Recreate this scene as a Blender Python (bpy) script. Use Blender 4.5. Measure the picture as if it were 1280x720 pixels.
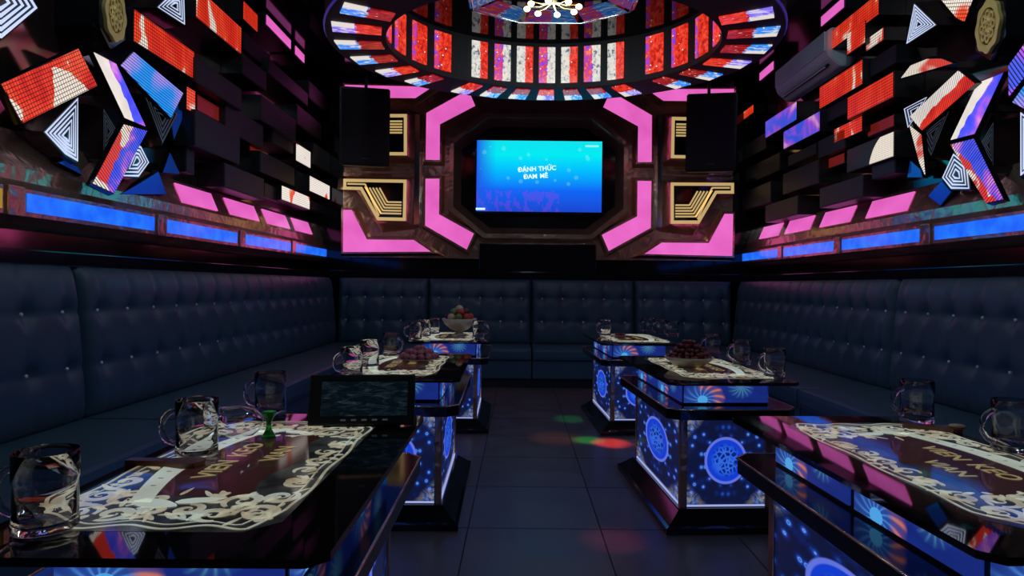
import bpy, bmesh, math, random
from mathutils import Vector, Matrix

for o in list(bpy.data.objects):
    bpy.data.objects.remove(o)
random.seed(7)
scene = bpy.context.scene
COL = scene.collection

# ------------------------------------------------------------------ camera
F = 800.0            # focal length in pixels of the 1280x720 frame
PX, PY = 649.0, 357.0
ROLL = 0.0105
CAMH = 1.10
cam_d = bpy.data.cameras.new('camera')
cam = bpy.data.objects.new('camera', cam_d)
COL.objects.link(cam)
cam_d.sensor_fit = 'HORIZONTAL'
cam_d.sensor_width = 36.0
cam_d.lens = F / 1280.0 * 36.0
cam_d.shift_x = -(PX - 640.0) / 1280.0
cam_d.shift_y = (PY - 360.0) / 1280.0
cam_d.clip_start = 0.05
cam.matrix_world = Matrix.Translation((0, 0, CAMH)) @ Matrix.Rotation(math.pi / 2, 4, 'X') @ Matrix.Rotation(ROLL, 4, 'Z')
scene.camera = cam

# ------------------------------------------------------------------ world, lights, exposure
w = bpy.data.worlds.new('world')
scene.world = w
w.use_nodes = True
w.node_tree.nodes['Background'].inputs[0].default_value = (0.02, 0.03, 0.05, 1)
w.node_tree.nodes['Background'].inputs[1].default_value = 0.1
scene.view_settings.view_transform = 'Standard'
scene.view_settings.look = 'None'
scene.view_settings.gamma = 1.0
scene.view_settings.exposure = 0.0
scene.view_settings.use_curve_mapping = False


def lamp(name, kind, loc, power, color, size=0.2, target=None, angle=0.6, blend=0.5):
    d = bpy.data.lights.new(name, kind)
    d.energy = power
    d.color = color
    if kind == 'AREA':
        d.shape = 'DISK'
        d.size = size
    else:
        d.shadow_soft_size = size
    if kind == 'SPOT':
        d.spot_size = angle
        d.spot_blend = blend
    o = bpy.data.objects.new(name, d)
    COL.objects.link(o)
    o.location = loc
    if target is not None:
        v = Vector(target) - Vector(loc)
        o.rotation_euler = v.to_track_quat('-Z', 'Y').to_euler()
    return o


# unseen bluish fill lamps added for brightness, apart from the chandelier's own
lamp('fill_lamp', 'POINT', (0.2, 1.3, 3.45), 24, (0.46, 0.78, 1.0), 0.15)
lamp('chandelier_light', 'POINT', (0.245, 5.1, 3.24), 9, (0.60, 0.85, 1.0), 0.12)
lamp('fill_lamp', 'POINT', (1.75, 3.35, 3.52), 16, (0.60, 0.80, 1.0), 0.06)
lamp('fill_lamp', 'POINT', (-1.35, 3.35, 3.52), 15, (0.60, 0.80, 1.0), 0.06)
# party lamps throwing small coloured patches on the floor
lamp('party_spot_red', 'SPOT', (1.25, 3.25, 3.5), 3800, (1, 0.06, 0.03), 0.02, target=(0.66, 4.50, 0), angle=0.085, blend=1.0)
lamp('party_spot_green', 'SPOT', (1.0, 3.25, 3.5), 1000, (0.05, 1, 0.1), 0.02, target=(0.51, 4.58, 0), angle=0.075, blend=1.0)
lamp('party_spot_green', 'SPOT', (0.9, 3.2, 3.5), 450, (0.05, 1, 0.2), 0.02, target=(0.43, 5.3, 0), angle=0.08, blend=1.0)
lamp('party_spot_orange', 'SPOT', (0.8, 3.25, 3.5), 170, (1, 0.35, 0.1), 0.02, target=(0.28, 4.62, 0), angle=0.13, blend=1.0)
lamp('party_spot_pink', 'SPOT', (0.8, 2.2, 3.55), 160, (1, 0.1, 0.35), 0.02, target=(0.42, 2.78, 0), angle=0.10, blend=1.0)


# ------------------------------------------------------------------ pixel -> place
def ray(px, py):
    dx, dy = px - PX, py - PY
    u = dx * math.cos(ROLL) + dy * math.sin(ROLL)
    v = -dx * math.sin(ROLL) + dy * math.cos(ROLL)
    return u, v


def at_d(px, py, D):
    u, v = ray(px, py)
    return Vector((u * D / F, D, CAMH - v * D / F))


def at_x(px, py, X):
    u, v = ray(px, py)
    D = X * F / u
    return Vector((X, D, CAMH - v * D / F))


def at_z(px, py, Z):
    u, v = ray(px, py)
    D = (CAMH - Z) * F / v
    return Vector((u * D / F, D, Z))


# ------------------------------------------------------------------ materials
MATS = {}


class NT:
    """tiny helper to write node graphs"""
    def __init__(s, name):
        s.m = bpy.data.materials.new(name)
        s.m.use_nodes = True
        s.t = s.m.node_tree
        s.b = s.t.nodes['Principled BSDF']
        MATS[name] = s.m

    def n(s, typ, **kw):
        nd = s.t.nodes.new(typ)
        for k, v in kw.items():
            setattr(nd, k, v)
        return nd

    def link(s, a, b):
        s.t.links.new(a, b)

    def put(s, sock, v):
        if hasattr(v, 'is_linked') or isinstance(v, bpy.types.NodeSocket):
            s.link(v, sock)
        else:
            if isinstance(v, (tuple, list)) and len(v) == 3 and sock.type == 'RGBA':
                v = (*v, 1)
            sock.default_value = v

    def uv(s):
        return s.n('ShaderNodeTexCoord').outputs['UV']

    def obj(s):
        return s.n('ShaderNodeTexCoord').outputs['Object']

    def sep(s, v):
        nd = s.n('ShaderNodeSeparateXYZ')
        s.link(v, nd.inputs[0])
        return nd.outputs[0], nd.outputs[1], nd.outputs[2]

    def comb(s, x, y, z=0.0):
        nd = s.n('ShaderNodeCombineXYZ')
        for i, v in enumerate((x, y, z)):
            s.put(nd.inputs[i], v)
        return nd.outputs[0]

    def math(s, op, a, b=0.0, c=0.0):
        nd = s.n('ShaderNodeMath', operation=op)
        s.put(nd.inputs[0], a)
        s.put(nd.inputs[1], b)
        s.put(nd.inputs[2], c)
        return nd.outputs[0]

    def noise(s, vec, scale, detail=2.0, rough=0.5, dist=0.0):
        nd = s.n('ShaderNodeTexNoise')
        s.link(vec, nd.inputs['Vector'])
        nd.inputs['Scale'].default_value = scale
        nd.inputs['Detail'].default_value = detail
        nd.inputs['Roughness'].default_value = rough
        nd.inputs['Distortion'].default_value = dist
        return nd.outputs[0]

    def voronoi(s, vec, scale, feature='F1'):
        nd = s.n('ShaderNodeTexVoronoi', feature=feature)
        s.link(vec, nd.inputs['Vector'])
        nd.inputs['Scale'].default_value = scale
        return nd.outputs[0]

    def ramp(s, fac, stops, interp='LINEAR'):
        nd = s.n('ShaderNodeValToRGB')
        nd.color_ramp.interpolation = interp
        e = nd.color_ramp.elements
        while len(e) < len(stops):
            e.new(0.5)
        for el, (p, c) in zip(e, stops):
            el.position = p
            el.color = (*c, 1) if len(c) == 3 else c
        s.put(nd.inputs[0], fac)
        return nd.outputs[0]

    def mix(s, fac, a, b, blend='MIX'):
        nd = s.n('ShaderNodeMix', data_type='RGBA', blend_type=blend)
        s.put(nd.inputs[0], fac)
        s.put(nd.inputs[6], a)
        s.put(nd.inputs[7], b)
        return nd.outputs[2]

    def rnd(s):
        return s.n('ShaderNodeObjectInfo').outputs['Random']

    def base(s, color, rough=0.5, metal=0.0, **kw):
        s.put(s.b.inputs['Base Color'], color)
        s.put(s.b.inputs['Roughness'], rough)
        s.b.inputs['Metallic'].default_value = metal
        for k, v in kw.items():
            s.b.inputs[k].default_value = v
        return s

    def emit(s, color, strength=1.0):
        s.put(s.b.inputs['Emission Color'], color)
        s.put(s.b.inputs['Emission Strength'], strength)
        return s

    def bump(s, h, strength=0.2, dist=0.01):
        nd = s.n('ShaderNodeBump')
        nd.inputs['Strength'].default_value = strength
        nd.inputs['Distance'].default_value = dist
        s.link(h, nd.inputs['Height'])
        s.link(nd.outputs[0], s.b.inputs['Normal'])


def simple(name, color, rough=0.5, metal=0.0, **kw):
    return NT(name).base(color, rough, metal, **kw).m


# plain materials
g = NT('black_gloss')
g.base((0.010, 0.010, 0.013), 0.09)
g = NT('black_satin')
g.base((0.012, 0.012, 0.014), 0.42)
g = NT('bronze_mirror')
nz = g.noise(g.obj(), 3.0, 3.0)
g.base(g.ramp(nz, [(0.3, (0.62, 0.38, 0.26)), (0.7, (0.85, 0.55, 0.38))]), 0.20, 0.80)
g.bump(g.noise(g.obj(), 9.0, 2.0, 0.5, 0.4), 0.35, 0.02)
g = NT('smoked_mirror')
nz = g.noise(g.obj(), 2.0, 2.0)
g.base(g.ramp(nz, [(0.3, (0.22, 0.14, 0.12)), (0.7, (0.34, 0.22, 0.19))]), 0.10, 0.95)
simple('recess_mirror', (0.035, 0.03, 0.035), 0.05, 1.0)
simple('ring_black', (0.004, 0.004, 0.005), 0.6)
g = NT('leather')
nz = g.noise(g.obj(), 90.0, 4.0, 0.6)
big = g.noise(g.obj(), 1.7, 2.0)
g.base(g.mix(big, (0.030, 0.078, 0.112), (0.042, 0.100, 0.138)), 0.40)
g.bump(nz, 0.12, 0.002)
g = NT('floor_tile')
nz = g.noise(g.obj(), 4.0, 5.0, 0.6)
g.base(g.ramp(nz, [(0.3, (0.070, 0.054, 0.056)), (0.7, (0.125, 0.098, 0.100))]), g.ramp(nz, [(0.3, (0.28,) * 3), (0.7, (0.42,) * 3)]))
simple('grout', (0.008, 0.008, 0.009), 0.7)
simple('gold_metal', (1.0, 0.70, 0.22), 0.35, 0.20)
simple('chrome', (0.75, 0.77, 0.8), 0.12, 1.0)
simple('crystal_button', (0.95, 0.96, 1.0), 0.12, 0.35)
simple('ac_white', (0.80, 0.80, 0.82), 0.4)
simple('dark_slot', (0.004, 0.004, 0.005), 0.6)
g = NT('speaker_black')
g.base((0.006, 0.006, 0.007), 0.65)
g.bump(g.voronoi(g.obj(), 160.0), 0.5, 0.003)
simple('porcelain', (0.62, 0.55, 0.45), 0.3)
simple('wood', (0.16, 0.05, 0.025), 0.3)
simple('wood_tip', (0.55, 0.36, 0.2), 0.35)
g = NT('grape_skin')
g.base(g.ramp(g.rnd(), [(0.0, (0.10, 0.010, 0.014)), (1.0, (0.22, 0.022, 0.025))]), 0.3)
g = NT('rose_fruit')
g.base(g.ramp(g.rnd(), [(0.0, (0.42, 0.10, 0.15)), (1.0, (0.60, 0.19, 0.24))]), 0.4)
simple('fruit_red', (0.5, 0.06, 0.025), 0.35)
simple('fruit_cream', (0.62, 0.5, 0.3), 0.45)
simple('fruit_dark', (0.09, 0.02, 0.02), 0.4)
simple('fruit_green', (0.14, 0.22, 0.06), 0.4)
g = NT('glass')
g.base((0.97, 0.97, 1.0), 0.0, 0.0, **{'Transmission Weight': 1.0, 'IOR': 1.47})
g = NT('green_glass')
g.base((0.03, 0.55, 0.08), 0.05, 0.0, **{'Transmission Weight': 0.6, 'IOR': 1.47})
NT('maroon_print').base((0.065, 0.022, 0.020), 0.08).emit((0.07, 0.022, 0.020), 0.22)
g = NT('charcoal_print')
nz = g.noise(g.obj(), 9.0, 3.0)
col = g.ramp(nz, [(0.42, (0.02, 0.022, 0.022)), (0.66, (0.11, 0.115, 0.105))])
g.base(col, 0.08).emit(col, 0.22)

# lit materials --------------------------------------------------------
g = NT('blue_light')
nz = g.noise(g.uv(), 9.0, 2.0)
g.base((0.01, 0.02, 0.05), 0.15).emit(g.ramp(nz, [(0.3, (0.008, 0.10, 0.92)), (0.7, (0.02, 0.20, 1.0))]), 1.0)
g = NT('pink_light')
nz = g.noise(g.uv(), 3.0, 2.0)
g.base((0.3, 0.1, 0.25), 0.15).emit(g.ramp(nz, [(0.3, (0.70, 0.10, 0.46)), (0.7, (0.84, 0.15, 0.58))]), 1.0)
NT('amber_light').base((0.3, 0.2, 0.02), 0.3).emit((0.40, 0.23, 0.02), 0.8)
NT('white_line').base((0.2, 0.2, 0.25), 0.3).emit((0.62, 0.72, 1.0), 0.95)
NT('dim_line').base((0.05, 0.05, 0.06), 0.2).emit((0.25, 0.3, 0.42), 0.10)
NT('gold_line').base((0.8, 0.6, 0.3), 0.3, 0.6).emit((0.80, 0.56, 0.22), 0.62)  # glow put into the gold so the emblem lines stay bright
NT('edge_light').base((0.3, 0.3, 0.4), 0.3).emit((0.45, 0.52, 1.0), 0.75)
NT('bulb').base((0.9, 0.85, 0.7), 0.3).emit((1.0, 0.86, 0.55), 3.0)
NT('tv_text').base((0.3, 0.5, 0.5), 0.4).emit((0.72, 1.0, 0.95), 1.0)
NT('tv_logo').base((0.1, 0.4, 0.4), 0.4).emit((0.35, 0.95, 0.95), 0.9)
NT('rim_wash').base((0.02, 0.02, 0.1), 0.3).emit((0.06, 0.04, 0.45), 0.35)  # faint glow painted for the bluish light wash along the ring's edge
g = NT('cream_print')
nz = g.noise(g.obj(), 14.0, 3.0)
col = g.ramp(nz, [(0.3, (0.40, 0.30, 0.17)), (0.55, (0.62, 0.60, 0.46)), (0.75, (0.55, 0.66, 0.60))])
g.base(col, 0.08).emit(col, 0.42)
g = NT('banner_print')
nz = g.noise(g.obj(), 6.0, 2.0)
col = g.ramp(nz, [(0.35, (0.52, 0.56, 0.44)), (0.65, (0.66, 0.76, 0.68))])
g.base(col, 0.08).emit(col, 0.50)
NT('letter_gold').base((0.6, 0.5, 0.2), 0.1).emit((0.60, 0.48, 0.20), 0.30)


def led_grid(g, pitch=0.021, width=0.2, uvv=None):
    """1 inside a diode cell, small at the dark seams"""
    x, y, z = g.sep(uvv or g.uv())
    def band(c):
        f = g.math('FRACT', g.math('DIVIDE', c, pitch))
        return g.math('GREATER_THAN', f, width)
    return g.math('MULTIPLY', band(x), band(y))


def led_mat(name, stops, scale=2.4, pitch=0.021, gain=1.0, dist=0.6, lines=False, seam=0.12, stretch=1.0):
    g = NT(name)
    uv = g.uv()
    x, y, z = g.sep(uv)
    r = g.math('MULTIPLY', g.rnd(), 40.0)
    vec = g.comb(g.math('ADD', x, r), g.math('MULTIPLY', y, stretch), r)
    nz = g.noise(vec, scale, 2.0, 0.45, dist)
    col = g.ramp(nz, stops)
    if lines:
        f = g.math('FRACT', g.math('DIVIDE', x if lines == 'x' else y, pitch))
        mask = g.math('GREATER_THAN', f, 0.38)
    else:
        mask = led_grid(g, pitch, 0.22, uv)
    mask = g.math('ADD', g.math('MULTIPLY', mask, 1.0 - seam), seam)
    g.base((0.01, 0.01, 0.01), 0.25).emit(col, g.math('MULTIPLY', mask, gain))
    return g.m


RED = (0.86, 0.035, 0.012)
DRED = (0.55, 0.010, 0.006)
WHT = (0.92, 0.80, 0.68)
led_mat('led_red', [(0.0, DRED), (0.42, RED), (0.56, (0.95, 0.09, 0.03)), (0.60, WHT), (1.0, WHT)], 2.6, gain=1.15)
def picture_led(name, fn, pitch=0.019, seam=0.12):
    g = NT(name)
    uv = g.uv()
    x, y, z = g.sep(uv)
    nz = g.noise(uv, 5.0, 2.0, 0.5, 0.8)
    col = fn(g, x, y, nz)
    mask = g.math('ADD', g.math('MULTIPLY', led_grid(g, pitch, 0.2, uv), 1.0 - seam), seam)
    g.base((0.01, 0.01, 0.01), 0.25).emit(col, mask)


def flash(g, x, y, nz):
    """white wedge, narrow at the top, on a red ground"""
    c = g.math('ABSOLUTE', g.math('ADD', g.math('ADD', x, 0.07), g.math('MULTIPLY', y, -0.45)))
    w_ = g.math('ADD', g.math('SUBTRACT', 0.075, g.math('MULTIPLY', y, 0.80)), g.math('MULTIPLY', g.math('SUBTRACT', nz, 0.5), 0.12))
    m = g.math('MULTIPLY', g.math('LESS_THAN', c, w_), g.math('LESS_THAN', y, 0.07))
    streak = g.math('GREATER_THAN', nz, 0.66)
    m = g.math('MAXIMUM', m, streak)
    return g.mix(m, g.ramp(nz, [(0.3, DRED), (0.45, RED), (0.65, (0.95, 0.10, 0.04))]), WHT)


def half_disc(g, x, y, nz):
    dx = g.math('ADD', x, 0.27)
    dy = g.math('ADD', y, 0.16)
    d = g.math('SQRT', g.math('ADD', g.math('MULTIPLY', dx, dx), g.math('MULTIPLY', dy, dy)))
    return g.mix(g.math('LESS_THAN', d, 0.27), (0.004, 0.004, 0.005), WHT)


picture_led('led_red_flash', flash)
led_mat('led_red_plain', [(0.0, DRED), (0.45, RED), (0.60, (0.95, 0.07, 0.02)), (0.65, WHT), (1.0, WHT)], 6.5, gain=1.0, stretch=0.45)
led_mat('led_blue', [(0.0, (0.02, 0.16, 0.95)), (0.45, (0.01, 0.32, 1.0)), (0.6, (0.40, 0.30, 0.95)), (1.0, (0.75, 0.6, 1.0))], 3.0, gain=1.0, lines='y', pitch=0.018, seam=0.3)
led_mat('led_violet', [(0.0, (0.03, 0.08, 0.9)), (0.46, (0.06, 0.12, 1.0)), (0.56, (0.50, 0.10, 0.9)), (0.64, (0.9, 0.45, 0.8)), (1.0, WHT)], 3.2, gain=1.0, lines='x', pitch=0.02, seam=0.1)
led_mat('led_mix', [(0.0, (0.05, 0.04, 0.9)), (0.44, (0.25, 0.05, 0.95)), (0.50, (0.75, 0.08, 0.5)), (0.56, RED), (0.60, WHT), (1.0, WHT)], 2.8, gain=1.0, lines='x', pitch=0.02, seam=0.1)
led_mat('led_magenta', [(0.0, (0.05, 0.06, 0.95)), (0.42, (0.13, 0.06, 0.95)), (0.52, (0.55, 0.08, 0.85)), (0.58, (0.75, 0.25, 0.35)), (0.62, WHT), (1.0, WHT)], 3.4, gain=0.95, pitch=0.012, seam=0.5)
led_mat('led_cream', [(0.0, RED), (0.40, (0.8, 0.06, 0.03)), (0.44, WHT), (1.0, (0.9, 0.82, 0.72))], 2.6, gain=1.0, lines='x', pitch=0.018, seam=0.3)
led_mat('led_white', [(0.0, WHT), (0.55, (0.95, 0.86, 0.80)), (0.58, (0.9, 0.10, 0.04)), (1.0, RED)], 3.0, gain=1.05, seam=0.5)
led_mat('red_reflection', [(0.0, (0.25, 0.01, 0.006)), (1.0, (0.5, 0.03, 0.02))], 4.0, gain=0.4, seam=0.5)  # dim glow painted for red reflections between the blocks
picture_led('led_halfwhite', half_disc, 0.014, 0.5)
def led_split(name, up, down, slope=0.0, lines='x', pitch=0.018, seam=0.12, off=0.0):
    """two pictures on either side of a wavy diagonal"""
    g = NT(name)
    uv = g.uv()
    x, y, z = g.sep(uv)
    nz = g.noise(uv, 6.0, 2.0, 0.5, 0.6)
    side = g.math('ADD', g.math('ADD', y, g.math('MULTIPLY', x, slope)), g.math('MULTIPLY', g.math('SUBTRACT', nz, 0.5), 0.10))
    col = g.mix(g.math('GREATER_THAN', side, off), g.ramp(nz, down), g.ramp(nz, up))
    f = g.math('FRACT', g.math('DIVIDE', x, pitch))
    mask = g.math('GREATER_THAN', f, 0.36) if lines else g.math('ADD', 1.0, 0.0)
    mask = g.math('ADD', g.math('MULTIPLY', mask, 1.0 - seam), seam)
    g.base((0.01, 0.01, 0.01), 0.25).emit(col, mask)


vio = [(0.30, (0.04, 0.06, 0.95)), (0.48, (0.10, 0.10, 0.98)), (0.58, (0.50, 0.12, 0.85)), (0.70, (0.8, 0.3, 0.8))]
crm = [(0.3, (0.75, 0.68, 0.62)), (0.7, (0.92, 0.84, 0.78))]
rwh = [(0.30, RED), (0.52, RED), (0.56, WHT), (0.8, WHT)]
rd_ = [(0.30, DRED), (0.55, RED), (0.8, (0.9, 0.1, 0.05))]
led_split('split_violet_cream', vio, crm, 0.12, None, off=0.004)
led_split('split_cream_violet', crm, vio, -0.10, None, off=0.006)
led_split('split_red_violet', rwh, vio, 0.10, 'x', off=0.012)
led_split('split_violet_red', vio, rwh, 0.08, 'x', off=-0.02)
led_split('split_cream_red', crm, rd_, 0.12, 'x', 0.016, 0.35, off=-0.005)
g = NT('led_dark')
g.base((0.018, 0.017, 0.022), 0.45)
g = NT('blue_glass')
g.base((0.02, 0.08, 0.35), 0.08, 0.3).emit((0.008, 0.05, 0.35), 0.35)
g = NT('facet_glass')
nz = g.noise(g.obj(), 5.0, 2.0)
g.base(g.ramp(nz, [(0.3, (0.10, 0.06, 0.08)), (0.7, (0.22, 0.14, 0.12))]), 0.08, 0.8)


def ring_mat(name, left, right, gain=1.0, split=0.52, cap=False):
    """LED tile of the ceiling ring, normalised UV, left / right half"""
    g = NT(name)
    uv = g.uv()
    x, y, z = g.sep(uv)
    r = g.math('MULTIPLY', g.rnd(), 37.0)
    vec = g.comb(g.math('ADD', g.math('MULTIPLY', x, 1.0), r), g.math('MULTIPLY', y, 1.6), r)
    nz = g.noise(vec, 5.0, 2.0, 0.5, 0.8)
    spots = g.voronoi(g.comb(g.math('ADD', x, r), g.math('MULTIPLY', y, 2.2), 0.0), 3.2)
    a = g.ramp(nz, left)
    b = g.ramp(nz, right)
    c = g.mix(g.math('GREATER_THAN', g.math('ADD', x, g.math('MULTIPLY', g.math('SUBTRACT', nz, 0.5), 0.25)), split), a, b)
    if cap:
        edge = g.math('ADD', 0.62, g.math('MULTIPLY', g.math('SUBTRACT', nz, 0.5), 0.5))
        c = g.mix(g.math('MULTIPLY', g.math('GREATER_THAN', x, 0.55), g.math('GREATER_THAN', y, edge)), c, (0.80, 0.74, 0.68))
    c = g.mix(g.math('LESS_THAN', spots, 0.13), c, (0.95, 0.85, 0.75))
    g.base((0.01, 0.01, 0.01), 0.2).emit(c, gain)
    return g.m


reds = [(0.3, (0.36, 0.008, 0.008)), (0.5, (0.78, 0.03, 0.012)), (0.72, (0.95, 0.10, 0.05))]
whites = [(0.32, (0.10, 0.12, 0.15)), (0.42, (0.55, 0.57, 0.56)), (0.6, (0.82, 0.75, 0.66))]
purples = [(0.3, (0.10, 0.06, 0.80)), (0.44, (0.40, 0.06, 0.60)), (0.54, (0.80, 0.03, 0.03)), (0.7, (0.95, 0.2, 0.12))]
blues = [(0.3, (0.01, 0.16, 0.85)), (0.5, (0.05, 0.32, 0.98)), (0.58, (0.12, 0.4, 0.95)), (0.62, (0.75, 0.72, 0.75))]
violets = [(0.3, (0.12, 0.08, 0.85)), (0.5, (0.30, 0.22, 0.95)), (0.58, (0.70, 0.62, 0.85))]
darkreds = [(0.3, (0.16, 0.005, 0.008)), (0.55, (0.36, 0.012, 0.012)), (0.75, (0.6, 0.05, 0.04))]
ring_mat('tile_white_red', whites, reds)
ring_mat('tile_violet_white', purples, whites)
ring_mat('tile_violet_red', purples, reds, split=0.22)
ring_mat('tile_red_blue', darkreds, blues, 0.95, cap=True)
ring_mat('tile_red_white', reds, violets, 0.95, cap=True)
ring_mat('crystal_facet', purples, blues, 0.22)


def fractal_panel():
    """lit blue print: disc with honeycomb, mirrored bubbles around"""
    g = NT('blue_print')
    uv = g.uv()
    x, y, z = g.sep(uv)
    dx = g.math('SUBTRACT', x, 0.5)
    dy = g.math('SUBTRACT', y, 0.5)
    d = g.math('SQRT', g.math('ADD', g.math('MULTIPLY', dx, dx), g.math('MULTIPLY', dy, dy)))
    ax = g.math('ABSOLUTE', dx)
    ay = g.math('ABSOLUTE', dy)
    cell = g.voronoi(g.comb(dx, dy), 17.0, 'DISTANCE_TO_EDGE')
    inner = g.ramp(cell, [(0.0, (0.04, 0.20, 1.0)), (0.10, (0.03, 0.14, 0.9)), (0.22, (0.003, 0.02, 0.22))])
    glow = g.ramp(d, [(0.0, (0, 0, 0)), (0.13, (0, 0, 0)), (0.20, (1, 1, 1))])
    inner = g.mix(glow, inner, (0.008, 0.06, 0.80))
    bub = g.voronoi(g.comb(ax, ay), 11.0)
    out = g.ramp(bub, [(0.0, (0.02, 0.12, 0.7)), (0.12, (0.03, 0.16, 0.85)), (0.17, (0.20, 0.45, 1.0)), (0.21, (0.02, 0.08, 0.55)), (0.36, (0.006, 0.018, 0.14)), (0.6, (0.006, 0.010, 0.05))])
    fan = g.noise(g.comb(ax, ay), 6.0, 4.0, 0.7, 2.5)
    corner = g.ramp(g.math('ADD', ax, ay), [(0.72, (0, 0, 0)), (0.92, (1, 1, 1))])
    warm = g.ramp(fan, [(0.40, (0.01, 0.03, 0.2)), (0.52, (0.15, 0.25, 0.45)), (0.60, (0.55, 0.45, 0.35)), (0.70, (0.45, 0.08, 0.04))])
    out = g.mix(g.math('MULTIPLY', corner, 0.75), out, warm)
    ringm = g.ramp(d, [(0.0, (0, 0, 0)), (0.235, (0, 0, 0)), (0.245, (1, 1, 1)), (0.265, (1, 1, 1)), (0.275, (0, 0, 0))])
    c = g.mix(g.math('LESS_THAN', d, 0.25), out, inner)
    c = g.mix(ringm, c, (0.16, 0.22, 0.95))
    g.base((0.005, 0.01, 0.05), 0.12).emit(c, 0.75)


def fan_panel():
    """lit band print: bright shell with rays, warm flare, second small shell"""
    g = NT('band_print')
    uv = g.uv()
    x, y, z = g.sep(uv)
    def shell(cx, cy, s, asp):
        dx = g.math('MULTIPLY', g.math('SUBTRACT', x, cx), asp)
        dy = g.math('SUBTRACT', y, cy)
        d = g.math('SQRT', g.math('ADD', g.math('MULTIPLY', dx, dx), g.math('MULTIPLY', dy, dy)))
        a = g.math('ARCTAN2', dy, dx)
        rays = g.math('POWER', g.math('ABSOLUTE', g.math('SINE', g.math('ADD', g.math('MULTIPLY', a, 7.0), g.math('MULTIPLY', d, 4.0)))), 6.0)
        fall = g.math('MAXIMUM', g.math('SUBTRACT', 1.0, g.math('DIVIDE', d, s)), 0.0)
        return d, rays, fall
    d1, r1, f1 = shell(0.22, 0.15, 1.0, 3.6)
    d2, r2, f2 = shell(0.68, 0.78, 0.6, 3.6)
    c = g.mix(g.noise(uv, 3.0), (0.008, 0.018, 0.14), (0.012, 0.035, 0.32))
    c = g.mix(g.math('MULTIPLY', f1, g.math('ADD', g.math('MULTIPLY', r1, 0.8), 0.25)), c, (0.10, 0.35, 1.0))
    c = g.mix(g.math('MULTIPLY', g.math('LESS_THAN', d1, 0.22), 0.8), c, (0.10, 0.50, 1.0))
    wr = g.ramp(d1, [(0.0, (0, 0, 0)), (0.42, (0, 0, 0)), (0.62, (1, 1, 1)), (0.86, (1, 1, 1)), (1.0, (0, 0, 0))])
    warm = g.math('MULTIPLY', wr, g.math('MULTIPLY', g.math('ADD', g.math('MULTIPLY', r1, 0.9), 0.12), g.math('GREATER_THAN', x, 0.16)))
    c = g.mix(g.math('MULTIPLY', warm, 0.9), c, (0.75, 0.20, 0.10))
    c = g.mix(g.math('MULTIPLY', f2, g.math('ADD', g.math('MULTIPLY', r2, 0.7), 0.15)), c, (0.15, 0.55, 0.75))
    g.base((0.005, 0.01, 0.05), 0.12).emit(c, 0.8)


fractal_panel()
fan_panel()

g = NT('tv_image')
uv = g.uv()
x, y, z = g.sep(uv)
col = g.ramp(y, [(0.0, (0.010, 0.06, 0.62)), (0.30, (0.004, 0.13, 0.92)), (0.55, (0.0, 0.46, 1.0)), (0.80, (0.0, 0.82, 0.90)), (1.0, (0.005, 0.76, 0.86))])
lft = g.ramp(x, [(0.0, (1, 1, 1)), (0.03, (0.8,) * 3), (0.16, (0, 0, 0))])
col = g.mix(lft, col, (0.012, 0.10, 0.80))
bok = g.voronoi(g.comb(g.math('MULTIPLY', x, 1.77), y), 7.0)
bm_ = g.math('MULTIPLY', g.math('LESS_THAN', bok, 0.22), g.math('MULTIPLY', g.math('GREATER_THAN', y, 0.35), 0.16))
col = g.mix(bm_, col, (0.3, 1.0, 0.95))
crowd = g.math('MULTIPLY', g.math('GREATER_THAN', g.noise(g.comb(g.math('MULTIPLY', x, 3.0), y), 7.0, 3.0), 0.52), g.math('MULTIPLY', g.math('LESS_THAN', y, 0.3), g.math('LESS_THAN', x, 0.66)))
col = g.mix(g.math('MULTIPLY', crowd, 0.35), col, (0.16, 0.05, 0.8))
g.base((0.0, 0.0, 0.01), 0.5, 0.0, **{'Specular IOR Level': 0.15}).emit(col, 1.0)
g = NT('tablet_image')
uv = g.uv()
x, y, z = g.sep(uv)
nz = g.noise(g.comb(x, g.math('MULTIPLY', y, 1.6)), 5.0, 3.0, 0.6, 1.2)
col = g.ramp(nz, [(0.45, (0.002, 0.006, 0.010)), (0.6, (0.010, 0.022, 0.034)), (0.74, (0.06, 0.07, 0.085))])
g.base((0.005, 0.005, 0.007), 0.25).emit(col, 0.55)


# ------------------------------------------------------------------ mesh helpers
def put_props(o, label=None, cat=None, group=None, kind=None):
    if label:
        o['label'] = label
    if cat:
        o['category'] = cat
    if group:
        o['group'] = group
    if kind:
        o['kind'] = kind
    return o


def new_obj(name, mesh, mat, parent=None, loc=None, rot=None):
    o = bpy.data.objects.new(name, mesh)
    COL.objects.link(o)
    if mat and not mesh.materials:
        mesh.materials.append(MATS[mat])
    if parent:
        o.parent = parent
    if loc is not None:
        o.location = loc
    if rot is not None:
        o.rotation_euler = rot
    return o


def thing(name, label, cat, loc=(0, 0, 0), rotz=0.0, group=None):
    o = bpy.data.objects.new(name, None)
    o.empty_display_size = 0.1
    COL.objects.link(o)
    o.location = loc
    o.rotation_euler = (0, 0, rotz)
    put_props(o, label, cat, group)
    return o


def mesh_from(bm, smooth=False, name='m'):
    me = bpy.data.meshes.new(name)
    bmesh.ops.recalc_face_normals(bm, faces=bm.faces)
    bm.to_mesh(me)
    bm.free()
    if smooth:
        for p in me.polygons:
            p.use_smooth = True
    return me


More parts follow.
